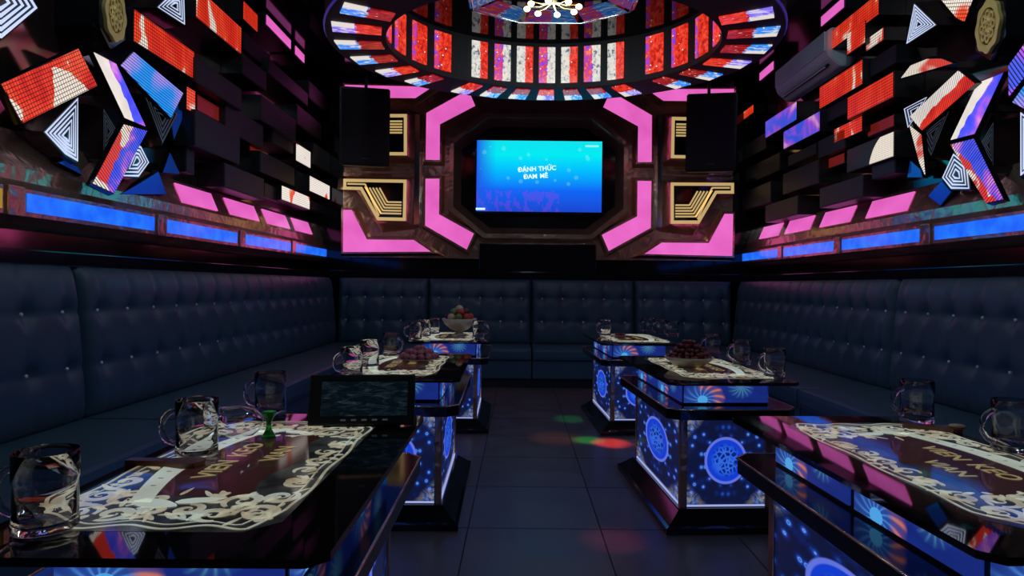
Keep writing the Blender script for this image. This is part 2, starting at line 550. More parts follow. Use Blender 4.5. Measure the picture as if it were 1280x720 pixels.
def bm_box(bm, lo, hi, bev=0.0):
    lo, hi = Vector(lo), Vector(hi)
    r = bmesh.ops.create_cube(bm, size=1.0)
    c, s = (lo + hi) / 2, hi - lo
    for v in r['verts']:
        v.co = Vector((v.co.x * s.x, v.co.y * s.y, v.co.z * s.z)) + c
    if bev > 0:
        es = list({e for v in r['verts'] for e in v.link_edges})
        bmesh.ops.bevel(bm, geom=es, offset=bev, segments=2, affect='EDGES', profile=0.7)


def box_mesh(lo, hi, bev=0.0):
    bm = bmesh.new()
    bm_box(bm, lo, hi, bev)
    return mesh_from(bm)


def prism_mesh(pts, vec, inset=0.0, bevel=0.0, uvax=None, uvnorm=False, taper=None):
    """front polygon pts extruded by vec (towards the back); front face carries metric (or 0..1) UVs.
    taper > 0 makes the back larger than the front"""
    pts = [Vector(p) for p in pts]
    c = sum(pts, Vector()) / len(pts)
    if inset:
        q = []
        for p in pts:
            d = p - c
            L = d.length
            q.append(c + d * max(0.0, (L - inset) / L))
        pts = q
    back = [p + Vector(vec) + ((p - c).normalized() * taper if taper else Vector()) for p in pts]
    n = len(pts)
    me = bpy.data.meshes.new('prism')
    faces = [list(range(n)), list(range(2 * n - 1, n - 1, -1))]
    for i in range(n):
        j = (i + 1) % n
        faces.append([j, i, n + i, n + j])
    me.from_pydata([p[:] for p in pts + back], [], faces)
    # consistent outward normals
    bm = bmesh.new()
    bm.from_mesh(me)
    bmesh.ops.recalc_face_normals(bm, faces=bm.faces)
    bm.to_mesh(me)
    bm.free()
    # UV
    if uvax is None:
        L = [(pts[(i + 1) % n] - pts[i]).length for i in range(n)]
        k = L.index(max(L))
        ex = (pts[(k + 1) % n] - pts[k]).normalized()
    else:
        ex = Vector(uvax).normalized()
    nor = Vector(vec).normalized()
    ey = nor.cross(ex).normalized()
    if ey.z < -0.2:
        ey = -ey
    lay = me.uv_layers.new(name='UVMap')
    us = [(p - c).dot(ex) for p in pts]
    vs = [(p - c).dot(ey) for p in pts]
    for l in me.loops:
        p = me.vertices[l.vertex_index].co
        u, v = (p - c).dot(ex), (p - c).dot(ey)
        if uvnorm:
            u = (u - min(us)) / max(1e-6, max(us) - min(us))
            v = (v - min(vs)) / max(1e-6, max(vs) - min(vs))
        lay.data[l.index].uv = (u, v)
    return me


def ribbon_loop_mesh(loops, width, nor):
    """flat closed line frames; loops = list of 3D polygons; nor = offset along normal already applied"""
    verts, faces = [], []
    for pts in loops:
        c = sum(pts, Vector()) / len(pts)
        n = len(pts)
        b = len(verts)
        for p in pts:
            d = p - c
            verts.append(p)
            verts.append(c + d * max(0.0, 1 - width / max(1e-6, d.length)))
        for i in range(n):
            j = (i + 1) % n
            faces.append([b + 2 * i, b + 2 * j, b + 2 * j + 1, b + 2 * i + 1])
    me = bpy.data.meshes.new('lines')
    me.from_pydata([v[:] for v in verts], [], faces)
    return me


def tube_mesh(path, r, seg=8, closed=False):
    bm = bmesh.new()
    path = [Vector(p) for p in path]
    n = len(path)
    rings = []
    rr = r if isinstance(r, (list, tuple)) else [r] * n
    for i, p in enumerate(path):
        a = path[(i - 1) % n] if (closed or i > 0) else p
        b = path[(i + 1) % n] if (closed or i < n - 1) else p
        t = (b - a).normalized()
        q = t.to_track_quat('Z', 'Y')
        ring = []
        for k in range(seg):
            an = 2 * math.pi * k / seg
            ring.append(bm.verts.new(p + q @ Vector((math.cos(an) * rr[i], math.sin(an) * rr[i], 0))))
        rings.append(ring)
    for i in range(n if closed else n - 1):
        A, B = rings[i], rings[(i + 1) % n]
        for k in range(seg):
            bm.faces.new([A[k], A[(k + 1) % seg], B[(k + 1) % seg], B[k]])
    if not closed:
        bm.faces.new(rings[0][::-1])
        bm.faces.new(rings[-1])
    return mesh_from(bm, True)


def lathe_bm(profile, seg=28):
    bm = bmesh.new()
    rings = []
    for r, z in profile:
        if r < 1e-6:
            rings.append([bm.verts.new((0, 0, z))])
        else:
            rings.append([bm.verts.new((r * math.cos(2 * math.pi * k / seg), r * math.sin(2 * math.pi * k / seg), z)) for k in range(seg)])
    for A, B in zip(rings, rings[1:]):
        for k in range(seg):
            k2 = (k + 1) % seg
            if len(A) == 1 and len(B) == 1:
                continue
            if len(A) == 1:
                bm.faces.new([A[0], B[k2], B[k]])
            elif len(B) == 1:
                bm.faces.new([A[k], A[k2], B[0]])
            else:
                bm.faces.new([A[k], A[k2], B[k2], B[k]])
    return bm


def copy_tree(o, parent=None, **props):
    c = o.copy()
    COL.objects.link(c)
    c.parent = parent
    for k, v in props.items():
        c[k] = v
    for ch in o.children:
        copy_tree(ch, c)
    return c


# ------------------------------------------------------------------ room shell
XL, XR = -2.50, 2.87          # side walls
LXL, LXR = -2.35, 2.72        # faces of the light ledges
YB, YF = 7.80, -1.30
ZC = 3.62
CX = 0.217                    # centre of the far wall decoration

fl = new_obj('floor', box_mesh((XL - 0.1, YF - 0.1, -0.12), (XR + 0.1, YB + 0.1, -0.004)), 'grout')
put_props(fl, 'dark grey tiled floor between the tables', None, None, 'structure')
TS = 0.60
tme = box_mesh((-TS / 2 + 0.003, -TS / 2 + 0.003, -0.012), (TS / 2 - 0.003, TS / 2 - 0.003, 0.0))
tme.materials.append(MATS['floor_tile'])
ny = int((YB - YF) / TS)
nx = int((XR - XL) / TS)
for i in range(nx + 1):
    for j in range(ny + 1):
        xx, yy = XL + TS * (i + 0.30), YF + TS * (j + 0.5)
        if xx + TS / 2 > XR + 0.09 or yy + TS / 2 > YB + 0.09:
            continue
        t = new_obj('tile', tme, None, fl, (xx, yy, 0))
for nm, lo, hi, lab in (
        ('ceiling', (XL - 0.1, YF - 0.1, ZC), (XR + 0.1, YB + 0.1, ZC + 0.12), 'black glossy ceiling'),
        ('wall_left', (XL - 0.12, YF - 0.1, 0), (XL, YB + 0.1, ZC), 'smoked mirror wall behind the lit blocks'),
        ('wall_right', (XR, YF - 0.1, 0), (XR + 0.12, YB + 0.1, ZC), 'smoked mirror wall with the air conditioner'),
        ('wall_back', (XL, YB, 0), (XR, YB + 0.12, ZC), 'black wall behind the television'),
        ('wall_front', (XL, YF - 0.12, 0), (XR, YF, ZC), 'dark wall at the open end of the room')):
    o = new_obj(nm, box_mesh(lo, hi), 'black_gloss' if nm in ('ceiling', 'wall_back') else ('black_satin' if nm == 'wall_front' else 'smoked_mirror'))
    put_props(o, lab, None, None, 'structure')

# shelf line running over the sofas
o = new_obj('trim_1', box_mesh((XL, YB - 0.22, 1.17), (XR, YB, 1.26), 0.006), 'black_gloss')
put_props(o, 'black glossy capping over the far sofa', None, None, 'structure')
for nm, x0, x1 in (('trim_2', XL, XL + 0.30), ('trim_3', XR - 0.30, XR)):
    o = new_obj(nm, box_mesh((x0, YF, 1.17), (x1, YB - 0.22, 1.24), 0.006), 'black_gloss')
    put_props(o, 'black glossy capping over a side sofa', None, None, 'structure')

# ------------------------------------------------------------------ light ledges along the side walls
def ledge(nm, sgn, lab, blues, pinks):
    X0 = XL if sgn < 0 else XR
    XFc = LXL if sgn < 0 else LXR
    out = -sgn                      # towards the room
    prof = [(X0, 1.36), (XFc - out * 0.05, 1.36), (XFc, 1.405), (XFc, 1.535), (XFc - out * 0.04, 1.575), (XFc - out * 0.045, 1.64), (XFc - out * 0.125, 1.83), (X0, 1.83)]
    bm = bmesh.new()
    A = [bm.verts.new((x, YF, z)) for x, z in prof]
    B = [bm.verts.new((x, YB, z)) for x, z in prof]
    n = len(prof)
    for i in range(n):
        bm.faces.new([A[i], A[(i + 1) % n], B[(i + 1) % n], B[i]])
    bm.faces.new(A)
    bm.faces.new(B[::-1])
    root = new_obj(nm, mesh_from(bm), 'bronze_mirror')
    put_props(root, lab, None, None, 'structure')
    for y0, y1 in blues:
        f = XFc + out * 0.006
        pts = [(f, y0, 1.427), (f, y1, 1.427), (f, y1, 1.515), (f, y0, 1.515)]
        new_obj('blue_light_panel', prism_mesh(pts, (-out * 0.012, 0, 0)), 'blue_light', root)
        for yy in (y0 - 0.075,):
            new_obj('frame_bar', box_mesh((min(XFc - out * .01, XFc + out * 0.012), yy - 0.05, 1.40), (max(XFc - out * .01, XFc + out * 0.012), yy + 0.05, 1.54), 0.004), 'bronze_mirror', root)
    if sgn < 0:
        ya = blues[0][0] - 0.15
        f = XFc + out * 0.006
        new_obj('amber_light_panel', prism_mesh([(f, ya - 0.30, 1.427), (f, ya, 1.427), (f, ya, 1.515), (f, ya - 0.30, 1.515)], (-out * 0.012, 0, 0)), 'amber_light', root)
    for y0, y1 in pinks:
        def fp(t):
            x = XFc - out * (0.045 + 0.08 * t) + out * 0.006
            return x, 1.64 + 0.19 * t + 0.003
        (xa, za), (xb, zb) = fp(0.14), fp(0.86)
        pts = [(xa, y0, za), (xa, y1, za), (xb, y1, zb), (xb, y0, zb)]
        new_obj('pink_light_panel', prism_mesh(pts, (-out * 0.012, 0, -0.005)), 'pink_light', root)
    return root


def spans(X, pairs, y):
    r = []
    for a, b in pairs:
        r.append((at_x(a, y, X).y, at_x(b, y, X).y))
    return [tuple(sorted(t)) for t in r]


bl = spans(LXL, [(33, 192), (209, 296), (307, 363), (370, 408)], 290)
br = [(2.0, 3.0)] + spans(LXR, [(1149, 1053), (1042, 980), (972, 928)], 305) + [(at_x(1169, 292, LXR).y - 1.03, at_x(1169, 292, LXR).y)]
br = [b for b in br if b != (2.0, 3.0)]
pl_ = spans(LXL - 0.08, [(223, 268), (284, 321), (331, 360), (367, 388)], 260)
pr_ = spans(LXR + 0.08, [(1138, 1086), (1066, 1028), (1015, 984), (976, 952)], 270)
ledge('trim_4', -1, 'bronze ledge with blue light strips facing the air conditioner', bl, pl_)
ledge('trim_5', 1, 'bronze light ledge with blue strips under the air conditioner', br, pr_)

# pink light bars along the ceiling edge
for pts_px, X, nm in (([(333, 15), (363, 50)], XL + 0.13, 'long pink light bar under the ceiling, opposite the air conditioner'), ([(369, 54), (380, 62)], XL + 0.13, 'short pink light bar near a loudspeaker, opposite the air conditioner'), ([(950, 98), (967, 78)], XR - 0.13, 'pink light bar under the ceiling between air conditioner and loudspeaker'), ([(1027, 27), (1055, 0)], XR - 0.13, 'pink light bar above the air conditioner beside a red block')):
    a = at_x(*pts_px[0], X)
    b = at_x(*pts_px[1], X)
    y0, y1 = sorted((a.y, b.y))
    z = min((a.z + b.z) / 2, ZC - 0.07)
    s = 1 if X < 0 else -1
    root = thing('ceiling_light_bar', nm, 'light bar', (X, (y0 + y1) / 2, z - 0.05), 0, 'pink ceiling light bars')
    L = (y1 - y0) / 2
    new_obj('housing', box_mesh((-0.13 if s > 0 else 0.0, -L - 0.03, -0.02), (0.0 if s > 0 else 0.13, L + 0.03, 0.10)), 'black_satin', root)
    new_obj('diffuser', prism_mesh([(s * 0.006, -L, 0.0), (s * 0.006, L, 0.0), (s * 0.006, L, 0.085), (s * 0.006, -L, 0.085)], (-s * 0.01, 0, 0)), 'pink_light', root)


# ------------------------------------------------------------------ far wall: television and decoration
DW = 7.66
BACKN = Vector((0, 1, 0))


def P(px, py, D=DW):
    return at_d(px, py, D)


def mirror_x(pts):
    return [Vector((2 * CX - p.x, p.y, p.z)) for p in pts][::-1]


def mirror_z(pts, zc):
    return [Vector((p.x, p.y, 2 * zc - p.z)) for p in pts][::-1]


ZM = P(560, 212).z
back = new_obj('trim_6', box_mesh((CX - 2.36, YB - 0.05, 1.42), (CX + 2.36, YB, 3.50), 0.004), 'bronze_mirror')
put_props(back, 'bronze mirror backing of the television wall', None, None, 'structure')


def inset_poly(pts, d, nor=Vector((0, -1, 0))):
    """offset a planar polygon (in XZ) outward by d (d<0 inward)"""
    n = len(pts)
    P2 = [(p.x, p.z) for p in pts]
    area = sum(P2[i][0] * P2[(i + 1) % n][1] - P2[(i + 1) % n][0] * P2[i][1] for i in range(n))
    s = 1 if area > 0 else -1
    out = []
    for i in range(n):
        a, b, c = Vector(P2[i - 1]), Vector(P2[i]), Vector(P2[(i + 1) % n])
        e1, e2 = (b - a).normalized(), (c - b).normalized()
        n1, n2 = Vector((e1.y, -e1.x)) * s, Vector((e2.y, -e2.x)) * s
        m = (n1 + n2)
        m = m / max(0.2, m.length_squared) * 2
        q = b + m * d
        out.append(Vector((q.x, pts[i].y, q.y)))
    return out


def framed_panel(name, label, cat, pts, face_mat, frame_mat, group=None, rim=0.022, rise=0.0, depth=None):
    c = sum(pts, Vector()) / len(pts)
    root = thing(name, label, cat, c, 0, group)
    loc = [p - c for p in pts]
    dep = (YB - 0.05 - DW) if depth is None else depth
    outer = inset_poly(loc, rim)
    # bevelled frame: flat lip round the panel, then sloping sides
    n = len(loc)
    wide = inset_poly(loc, rim + 0.03)
    verts = [(p.x, -0.014, p.z) for p in loc] + [(p.x, -0.014, p.z) for p in outer] + [(p.x, dep, p.z) for p in wide]
    faces = []
    for i in range(n):
        j = (i + 1) % n
        faces.append([i, j, n + j, n + i])
        faces.append([n + i, n + j, 2 * n + j, 2 * n + i])
    verts += [(p.x, dep, p.z) for p in loc]
    for i in range(n):
        j = (i + 1) % n
        faces.append([i, 3 * n + i, 3 * n + j, j])
    me = bpy.data.meshes.new('frame')
    me.from_pydata(verts, [], faces)
    bm = bmesh.new()
    bm.from_mesh(me)
    bmesh.ops.recalc_face_normals(bm, faces=bm.faces)
    bm.to_mesh(me)
    bm.free()
    new_obj('frame', me, frame_mat, root)
    if face_mat:
        new_obj('light_panel', prism_mesh(loc, (0, 0.02, 0)), face_mat, root)
    return root, c


boom_lo = [P(*p) for p in ((532, 223.5), (549.5, 223.5), (549, 268), (592.5, 292), (583.5, 312), (531.6, 282))]
boom_hi = mirror_z(boom_lo, ZM)
corn_lo = [P(*p) for p in ((429, 262.4), (440, 262.4), (459, 299.4), (517.5, 300), (539, 314.7), (429, 315))]
corn_hi = mirror_z(corn_lo, ZM)
for pts, lab in ((boom_lo, 'pink lit boomerang panel at lower corner of television on the lit gold emblem side'), (boom_hi, '')):
    pass
SIDE = {0: 'away from the air conditioner', 1: 'on the air conditioner side'}
for side in (0, 1):
    for up in (0, 1):
        pts = boom_hi if up else boom_lo
        pts2 = corn_hi if up else corn_lo
        if side:
            pts, pts2 = mirror_x(pts), mirror_x(pts2)
        framed_panel('boomerang_light', 'pink boomerang light panel %s the television, %s' % ('above' if up else 'below', SIDE[side]), 'light panel', pts, 'pink_light', 'bronze_mirror', 'pink boomerang panels round the television')
        framed_panel('corner_light', 'pink angular corner light %s a gold emblem, %s' % ('above' if up else 'below', SIDE[side]), 'light panel', pts2, 'pink_light', 'bronze_mirror', 'pink corner panels of the television wall', rim=0.02)

# gold line emblems
def gz(x, y):
    return P(830 + x / 6.55, 220 + y / 6.55)


gold_out = [gz(*p) for p in ((38, 65), (548, 68), (548, 155), (410, 155), (268, 398), (38, 398))]
gold_in = [gz(*p) for p in ((62, 90), (524, 92), (524, 131), (396, 131), (254, 372), (62, 372))]


def strip_poly(path, wpx):
    """list of quads following a pixel path with a width"""
    quads = []
    for a, b in zip(path, path[1:]):
        a, b = Vector(a), Vector(b)
        t = (b - a).normalized()
        nrm = Vector((-t.y, t.x)) * wpx / 2
        quads.append([gz(*(a + nrm)), gz(*(b + nrm)), gz(*(b - nrm)), gz(*(a - nrm))])
    return quads


lines = []
for i in range(5):
    lines += strip_poly([(75, 248 + 23 * i), (190 + 12 * i, 248 + 23 * i), (255 + 27 * i, 135)], 13)
lines += strip_poly([(255, 360), (372, 108), (515, 108)], 13)
lines += strip_poly([(240, 345), (375, 128)], 10)


def gold_emblem(side, up):
    def tr(pts):
        pts = [p.copy() for p in pts]
        if up:
            pts = mirror_z(pts, ZM)
        if not side:
            pts = mirror_x(pts)
        return pts
    o_, i_ = tr(gold_out), tr(gold_in)
    c = sum(o_, Vector()) / len(o_)
    root = thing('gold_emblem', 'gold line emblem %s, %s' % ('half behind a loudspeaker' if up else 'above a pink corner light', SIDE[side]), 'emblem', c + Vector((0, -0.10, 0)), 0, 'gold line emblems')
    off = c
    loc_o = [p - off for p in o_]
    loc_i = [p - off for p in i_]
    new_obj('back_plate', prism_mesh(loc_o, (0, YB - 0.05 - DW + 0.10, 0), taper=0.13), 'bronze_mirror', root)
    new_obj('black_plate', prism_mesh([p + Vector((0, -0.004, 0)) for p in loc_o], (0, 0.004, 0), inset=0.004), 'black_gloss', root)
    vs, fs = [], []
    n = len(loc_o)
    if True:
        for p in loc_o:
            vs.append((p.x, -0.012, p.z))
        # the two lists run the same way round
        for p in loc_i:
            vs.append((p.x, -0.012, p.z))
        for i in range(n):
            fs.append([i, (i + 1) % n, n + (i + 1) % n, n + i])
        for p in loc_o:
            vs.append((p.x, -0.002, p.z))
        for i in range(n):
            fs.append([i, (i + 1) % n, 2 * n + (i + 1) % n, 2 * n + i])
        for p in loc_i:
            vs.append((p.x, -0.002, p.z))
        for i in range(n):
            fs.append([n + i, n + (i + 1) % n, 3 * n + (i + 1) % n, 3 * n + i])
    me = bpy.data.meshes.new('rim')
    me.from_pydata(vs, [], fs)
    new_obj('gold_rim', me, 'gold_line', root)
    vs, fs = [], []
    for q in lines:
        q = tr(q)
        b = len(vs)
        vs += [(p - off + Vector((0, -0.010, 0)))[:] for p in q]
        vs += [(p - off + Vector((0, -0.003, 0)))[:] for p in q]
        fs.append([b, b + 1, b + 2, b + 3])
        for i in range(4):
            fs.append([b + i, b + (i + 1) % 4, b + 4 + (i + 1) % 4, b + 4 + i])
    me = bpy.data.meshes.new('lines')
    me.from_pydata(vs, [], fs)
    new_obj('gold_lines', me, 'gold_line', root)


for side in (0, 1):
    for up in (0, 1):
        gold_emblem(side, up)

# octagonal surround of the television
def octo(hw, hh, cut):
    return [(-hw, -hh + cut), (-hw + cut * 1.25, -hh), (hw - cut * 1.25, -hh), (hw, -hh + cut), (hw, hh - cut), (hw - cut * 1.25, hh), (-hw + cut * 1.25, hh), (-hw, hh - cut)]


tvc = (P(596, 176, 7.62) + P(752, 265, 7.62)) / 2
sur = thing('television_surround', 'stepped bronze mirror octagon framing the television', 'frame', (CX, YB - 0.05, tvc.z))
for nm, (hw, hh, ct, y), (hw2, hh2, ct2, y2) in (
        ('outer_step', (1.065, 0.745, 0.331, -0.002), (1.06, 0.74, 0.33, -0.16)),
        ('middle_step', (1.06, 0.74, 0.33, -0.16), (1.01, 0.69, 0.31, -0.16)),
        ('inner_step', (1.01, 0.69, 0.31, -0.16), (0.93, 0.61, 0.28, -0.005))):
    a, b = octo(hw, hh, ct), octo(hw2, hh2, ct2)
    vs = [(x, y, z) for x, z in a] + [(x, y2, z) for x, z in b]
    vs += [(x, 0.0, z) for x, z in a]
    fs = [[i, (i + 1) % 8, 8 + (i + 1) % 8, 8 + i] for i in range(8)]
    me = bpy.data.meshes.new('step')
    me.from_pydata(vs[:16], [], fs)
    new_obj(nm, me, 'bronze_mirror', sur)
bp = [Vector((x, -0.004, z)) for x, z in octo(0.98, 0.66, 0.29)]
new_obj('recess_panel', prism_mesh(bp, (0, 0.004, 0)), 'black_gloss', sur)
# horizontal and vertical mullions of the decoration
for nm, lo, hi in (('mirror_bar', (CX - 2.34, YB - 0.10, ZM - 0.035), (CX - 1.45, YB - 0.05, ZM + 0.035)), ('mirror_bar', (CX + 1.45, YB - 0.10, ZM - 0.035), (CX + 2.34, YB - 0.05, ZM + 0.035))):
    o = new_obj(nm, box_mesh(lo, hi, 0.012), 'bronze_mirror')
    put_props(o, 'horizontal bronze mirror bar between two gold emblems, ' + SIDE[1 if lo[0] > 0 else 0], 'bar', 'bronze bars of the television wall')
for side in (0, 1):
    x = P(521, 212).x
    if side:
        x = 2 * CX - x
    o = new_obj('mirror_column', prism_mesh([Vector((x - 0.03, YB - 0.13, ZM - 0.66)), Vector((x + 0.03, YB - 0.13, ZM - 0.66)), Vector((x + 0.03, YB - 0.13, ZM + 0.66)), Vector((x - 0.03, YB - 0.13, ZM + 0.66))], (0, 0.08, 0), taper=0.03), 'chrome')
    put_props(o, 'bevelled mirror column beside the boomerang lights, ' + SIDE[side], 'column', 'mirror columns of the television wall')

# dark plinth under the decoration
o = new_obj('low_cabinet', box_mesh((CX - 0.70, YB - 0.15, 1.262), (CX + 0.70, YB - 0.055, 1.60), 0.008), 'black_gloss')
put_props(o, 'low black glossy panel under the television', 'panel')

tv = thing('television', 'large flat television showing a cyan and blue picture', 'television', (tvc.x, 7.62, tvc.z))
hw, hh = 0.745, 0.422
new_obj('casing', box_mesh((-hw - 0.02, 0.0, -hh - 0.025), (hw + 0.02, 0.12, hh + 0.02), 0.006), 'black_gloss', tv)
sc = new_obj('screen', prism_mesh([(-hw, -0.004, -hh), (hw, -0.004, -hh), (hw, -0.004, hh), (-hw, -0.004, hh)], (0, 0.004, 0), uvax=(1, 0, 0), uvnorm=True), 'tv_image', tv)


def text_mesh(s, size, extrude=0.0, align='CENTER', space=1.0, bold=0.0):
    cu = bpy.data.curves.new('txt', 'FONT')
    cu.body = s
    cu.size = size
    cu.extrude = extrude
    cu.align_x = align
    cu.align_y = 'CENTER'
    cu.space_character = space
    cu.resolution_u = 3
    cu.offset = bold
    o = bpy.data.objects.new('txt', cu)
    COL.objects.link(o)
    dg = bpy.context.evaluated_depsgraph_get()
    dg.update()
    me = bpy.data.meshes.new_from_object(o.evaluated_get(dg))
    bpy.data.objects.remove(o)
    me.materials.clear()
    return me


tl = at_d(672, 215, 7.6) - Vector((tvc.x, 7.62, tvc.z))
for s, dz, dx, sz in (('\u0110\u00c1NH', 0.030, -0.125, 0.076), ('TH\u1ee8C', 0.046, 0.115, 0.076), ('\u0110AM', -0.054, -0.085, 0.076), ('M\u00ca', -0.043, 0.075, 0.076)):
    t = new_obj('screen_lettering', text_mesh(s, sz, 0.001, bold=0.002), 'tv_text', sc, (tl.x + dx, -0.007, tl.z + dz), (math.pi / 2, -0.07, 0))
new_obj('screen_logo', box_mesh((-hw - 0.005, -0.008, -hh + 0.015), (-hw + 0.105, -0.005, -hh + 0.040)), 'tv_text', sc)
new_obj('screen_logo', box_mesh((hw - 0.20, -0.008, hh - 0.068), (hw - 0.04, -0.005, hh - 0.045)), 'tv_logo', sc)

# hanging loudspeakers
def speaker(px_c, py_c, D, yaw, lab):
    c = at_d(px_c, py_c, D)
    root = thing('loudspeaker', lab, 'loudspeaker', c, yaw, 'hanging loudspeakers')
    prof = [(-0.27, -0.21), (0.27, -0.21), (0.20, 0.22), (-0.20, 0.22)]
    bm = bmesh.new()
    A = [bm.verts.new((x, y, -0.42)) for x, y in prof]
    B = [bm.verts.new((x, y, 0.42)) for x, y in prof]
    for i in range(4):
        bm.faces.new([A[i], A[(i + 1) % 4], B[(i + 1) % 4], B[i]])
    bm.faces.new(A)
    bm.faces.new(B)
    bmesh.ops.bevel(bm, geom=bm.edges[:], offset=0.012, segments=2, affect='EDGES')
    rot = (0.14, 0, 0)
    new_obj('cabinet', mesh_from(bm), 'black_satin', root, None, rot)
    gr = new_obj('grille', box_mesh((-0.245, -0.232, -0.395), (0.245, -0.205, 0.395), 0.01), 'speaker_black', root, None, rot)
    new_obj('badge', box_mesh((-0.04, -0.236, -0.35), (0.04, -0.231, -0.33)), 'chrome', gr)
    top = ZC - c.z
    new_obj('hanging_pole', tube_mesh([(0, 0.02, 0.36), (0, 0.02, top)], 0.018), 'black_satin', root)
    new_obj('ceiling_plate', box_mesh((-0.08, -0.06, top - 0.015), (0.08, 0.10, top)), 'black_satin', root)


speaker(457, 161, 7.20, 0.20, 'black loudspeaker hanging in the corner by the wall facing the air conditioner')
speaker(886, 168, 7.20, -0.16, 'black loudspeaker hanging in the corner by the air conditioner wall')


# ------------------------------------------------------------------ side wall features
def wall_poly(px, X):
    return [at_x(a, b, X) for a, b in px]


WALLNAME = {-1: 'the wall facing the air conditioner', 1: 'the air conditioner wall'}


def led_piece(name, label, px, sgn, mat, depth=0.10, out=0.045, group=None, body='black_gloss'):
    """LED screen of any outline standing off the side wall"""
    X = (LXL if sgn < 0 else LXR) - sgn * out
    pts = wall_poly(px, X)
    c = sum(pts, Vector()) / len(pts)
    root = thing(name, label, 'light panel', c, 0, group)
    loc = [p - c for p in pts]
    wall = (XL if sgn < 0 else XR) - X
    th = min(abs(wall), 0.03) * sgn
    new_obj('housing', prism_mesh(loc, (th, 0, 0), taper=0.010), body, root)
    if abs(wall) > 0.031:
        a_, b_ = sorted((th, wall))
        new_obj('mount', box_mesh((a_, -0.02, -0.02), (b_, 0.02, 0.02)), 'black_satin', root)
    o = Vector((-sgn * 0.004, 0, 0))
    new_obj('led_screen', prism_mesh([p + o for p in loc], (sgn * 0.004, 0, 0), inset=0.008), mat, root)
    return root


def nested_piece(label, px, sgn, mat='white_line', n=4, out=0.0, group=None, wf=0.085):
    X = (LXL if sgn < 0 else LXR) - sgn * out
    pts = wall_poly(px, X)
    c = sum(pts, Vector()) / len(pts)
    root = thing('nested_line_light', label, 'light panel', c, 0, group)
    loc = [p - c for p in pts]
    wall = (XL if sgn < 0 else XR) - X
    new_obj('housing', prism_mesh([p * 1.09 for p in loc], (wall, 0, 0), taper=0.02), 'facet_glass', root)
    new_obj('black_plate', prism_mesh([p * 1.05 + Vector((-sgn * 0.003, 0, 0)) for p in loc], (sgn * 0.003, 0, 0)), 'black_gloss', root)
    rad = sum(p.length for p in loc) / len(loc)
    k = 0
    for i in range(n):
        s = 1.0 - i / n * 0.92
        me = ribbon_loop_mesh([[p * s + Vector((-sgn * 0.007, 0, 0)) for p in loc]], rad * wf * 1.25, None)
        new_obj('light_line', me, mat, root)
    return root


def medallion(px, py, sgn, label, hgt):
    X = (LXL if sgn < 0 else LXR) - sgn * 0.06
    c = at_x(px, py, X)
    root = thing('gold_medallion', label, 'medallion', c)
    # hexagonal bevelled glass base
    hexp = [Vector((0, math.cos(a) * hgt * 0.56, math.sin(a) * hgt * 0.80)) for a in [math.pi / 6 + k * math.pi / 3 for k in range(6)]]
    new_obj('base', prism_mesh(hexp, ((XL if sgn < 0 else XR) - X, 0, 0), taper=0.06), 'black_gloss', root)
    def ringme(ro, ri, n, wob, z0, z1):
        vs, fs = [], []
        for k in range(n):
            a = 2 * math.pi * k / n
            w_ = 1 + wob * math.cos(8 * a)
            for r, d in ((ro * w_, z0), (ro * w_, z1), (ri, z1), (ri, z0)):
                vs.append((-sgn * d, math.cos(a) * r * 0.62, math.sin(a) * r))
        for k in range(n):
            j = (k + 1) % n
            for e in range(4):
                fs.append([4 * k + e, 4 * k + (e + 1) % 4, 4 * j + (e + 1) % 4, 4 * j + e])
        me = bpy.data.meshes.new('ring')
        me.from_pydata(vs, [], fs)
        return me
    new_obj('outer_ring', ringme(hgt * 0.62, hgt * 0.44, 64, 0.045, 0.0, 0.02), 'gold_metal', root)
    for k in range(8):
        a = 2 * math.pi * k / 8
        r = hgt * 0.29
        o = new_obj('petal_ring', ringme(hgt * 0.115, hgt * 0.055, 16, 0.0, 0.0, 0.02), 'gold_metal', root)
        o.location = (0, math.cos(a) * r * 0.62, math.sin(a) * r)
        b = tube_mesh([(-sgn * 0.01, math.cos(a) * hgt * 0.08 * 0.62, math.sin(a) * hgt * 0.08), (-sgn * 0.01, math.cos(a) * hgt * 0.2 * 0.62, math.sin(a) * hgt * 0.2)], 0.012, 6)
        new_obj('spoke', b, 'gold_metal', root)
    new_obj('hub_ring', ringme(hgt * 0.10, hgt * 0.05, 20, 0.0, 0.0, 0.02), 'gold_metal', root)


LW = -1
led_piece('led_panel', 'large tilted oblong red LED panel with a white flash', [(0, 105), (98, 60), (122, 107), (27, 155)], LW, 'led_red_flash', out=0.05)
nested_piece('big nested-line triangle light above the large tilted red LED panel', [(45, 10), (0, 48), (-45, 30), (-30, -40), (15, -40)], LW, n=5)
nested_piece('nested-line triangle light under the large tilted red LED panel', [(96, 122), (96, 202), (80, 193), (54, 165)], LW, n=5)
led_piece('led_panel', 'slim slanted violet and white LED panel below the medallion facing the air conditioner', [(116, 64), (144, 78), (182, 159), (156, 149)], LW, 'split_violet_cream')
led_piece('led_panel', 'slanted sky-blue striped LED panel beside the gold medallion', [(150, 81), (166, 64), (229, 117), (214, 148)], LW, 'led_blue')
led_piece('led_panel', 'striped red and violet LED panel slanting down to the long blue strip', [(155, 154), (184, 163), (142, 243), (115, 230)], LW, 'split_red_violet', out=0.07)
nested_piece('nested-line pentagon light behind the striped violet panel facing the air conditioner', [(166, 180), (175, 183), (185, 203), (172, 221), (150, 220)], LW, n=4, out=-0.01)
nested_piece('small nested-line triangle light above the striped blue panel', [(196, 9), (215, -10), (229, -4), (230, 31)], LW, n=4)
nested_piece('unlit dark nested triangle beside the sky-blue striped panel', [(180, 120), (221, 142), (202, 179)], LW, 'dim_line', n=4, out=-0.02)
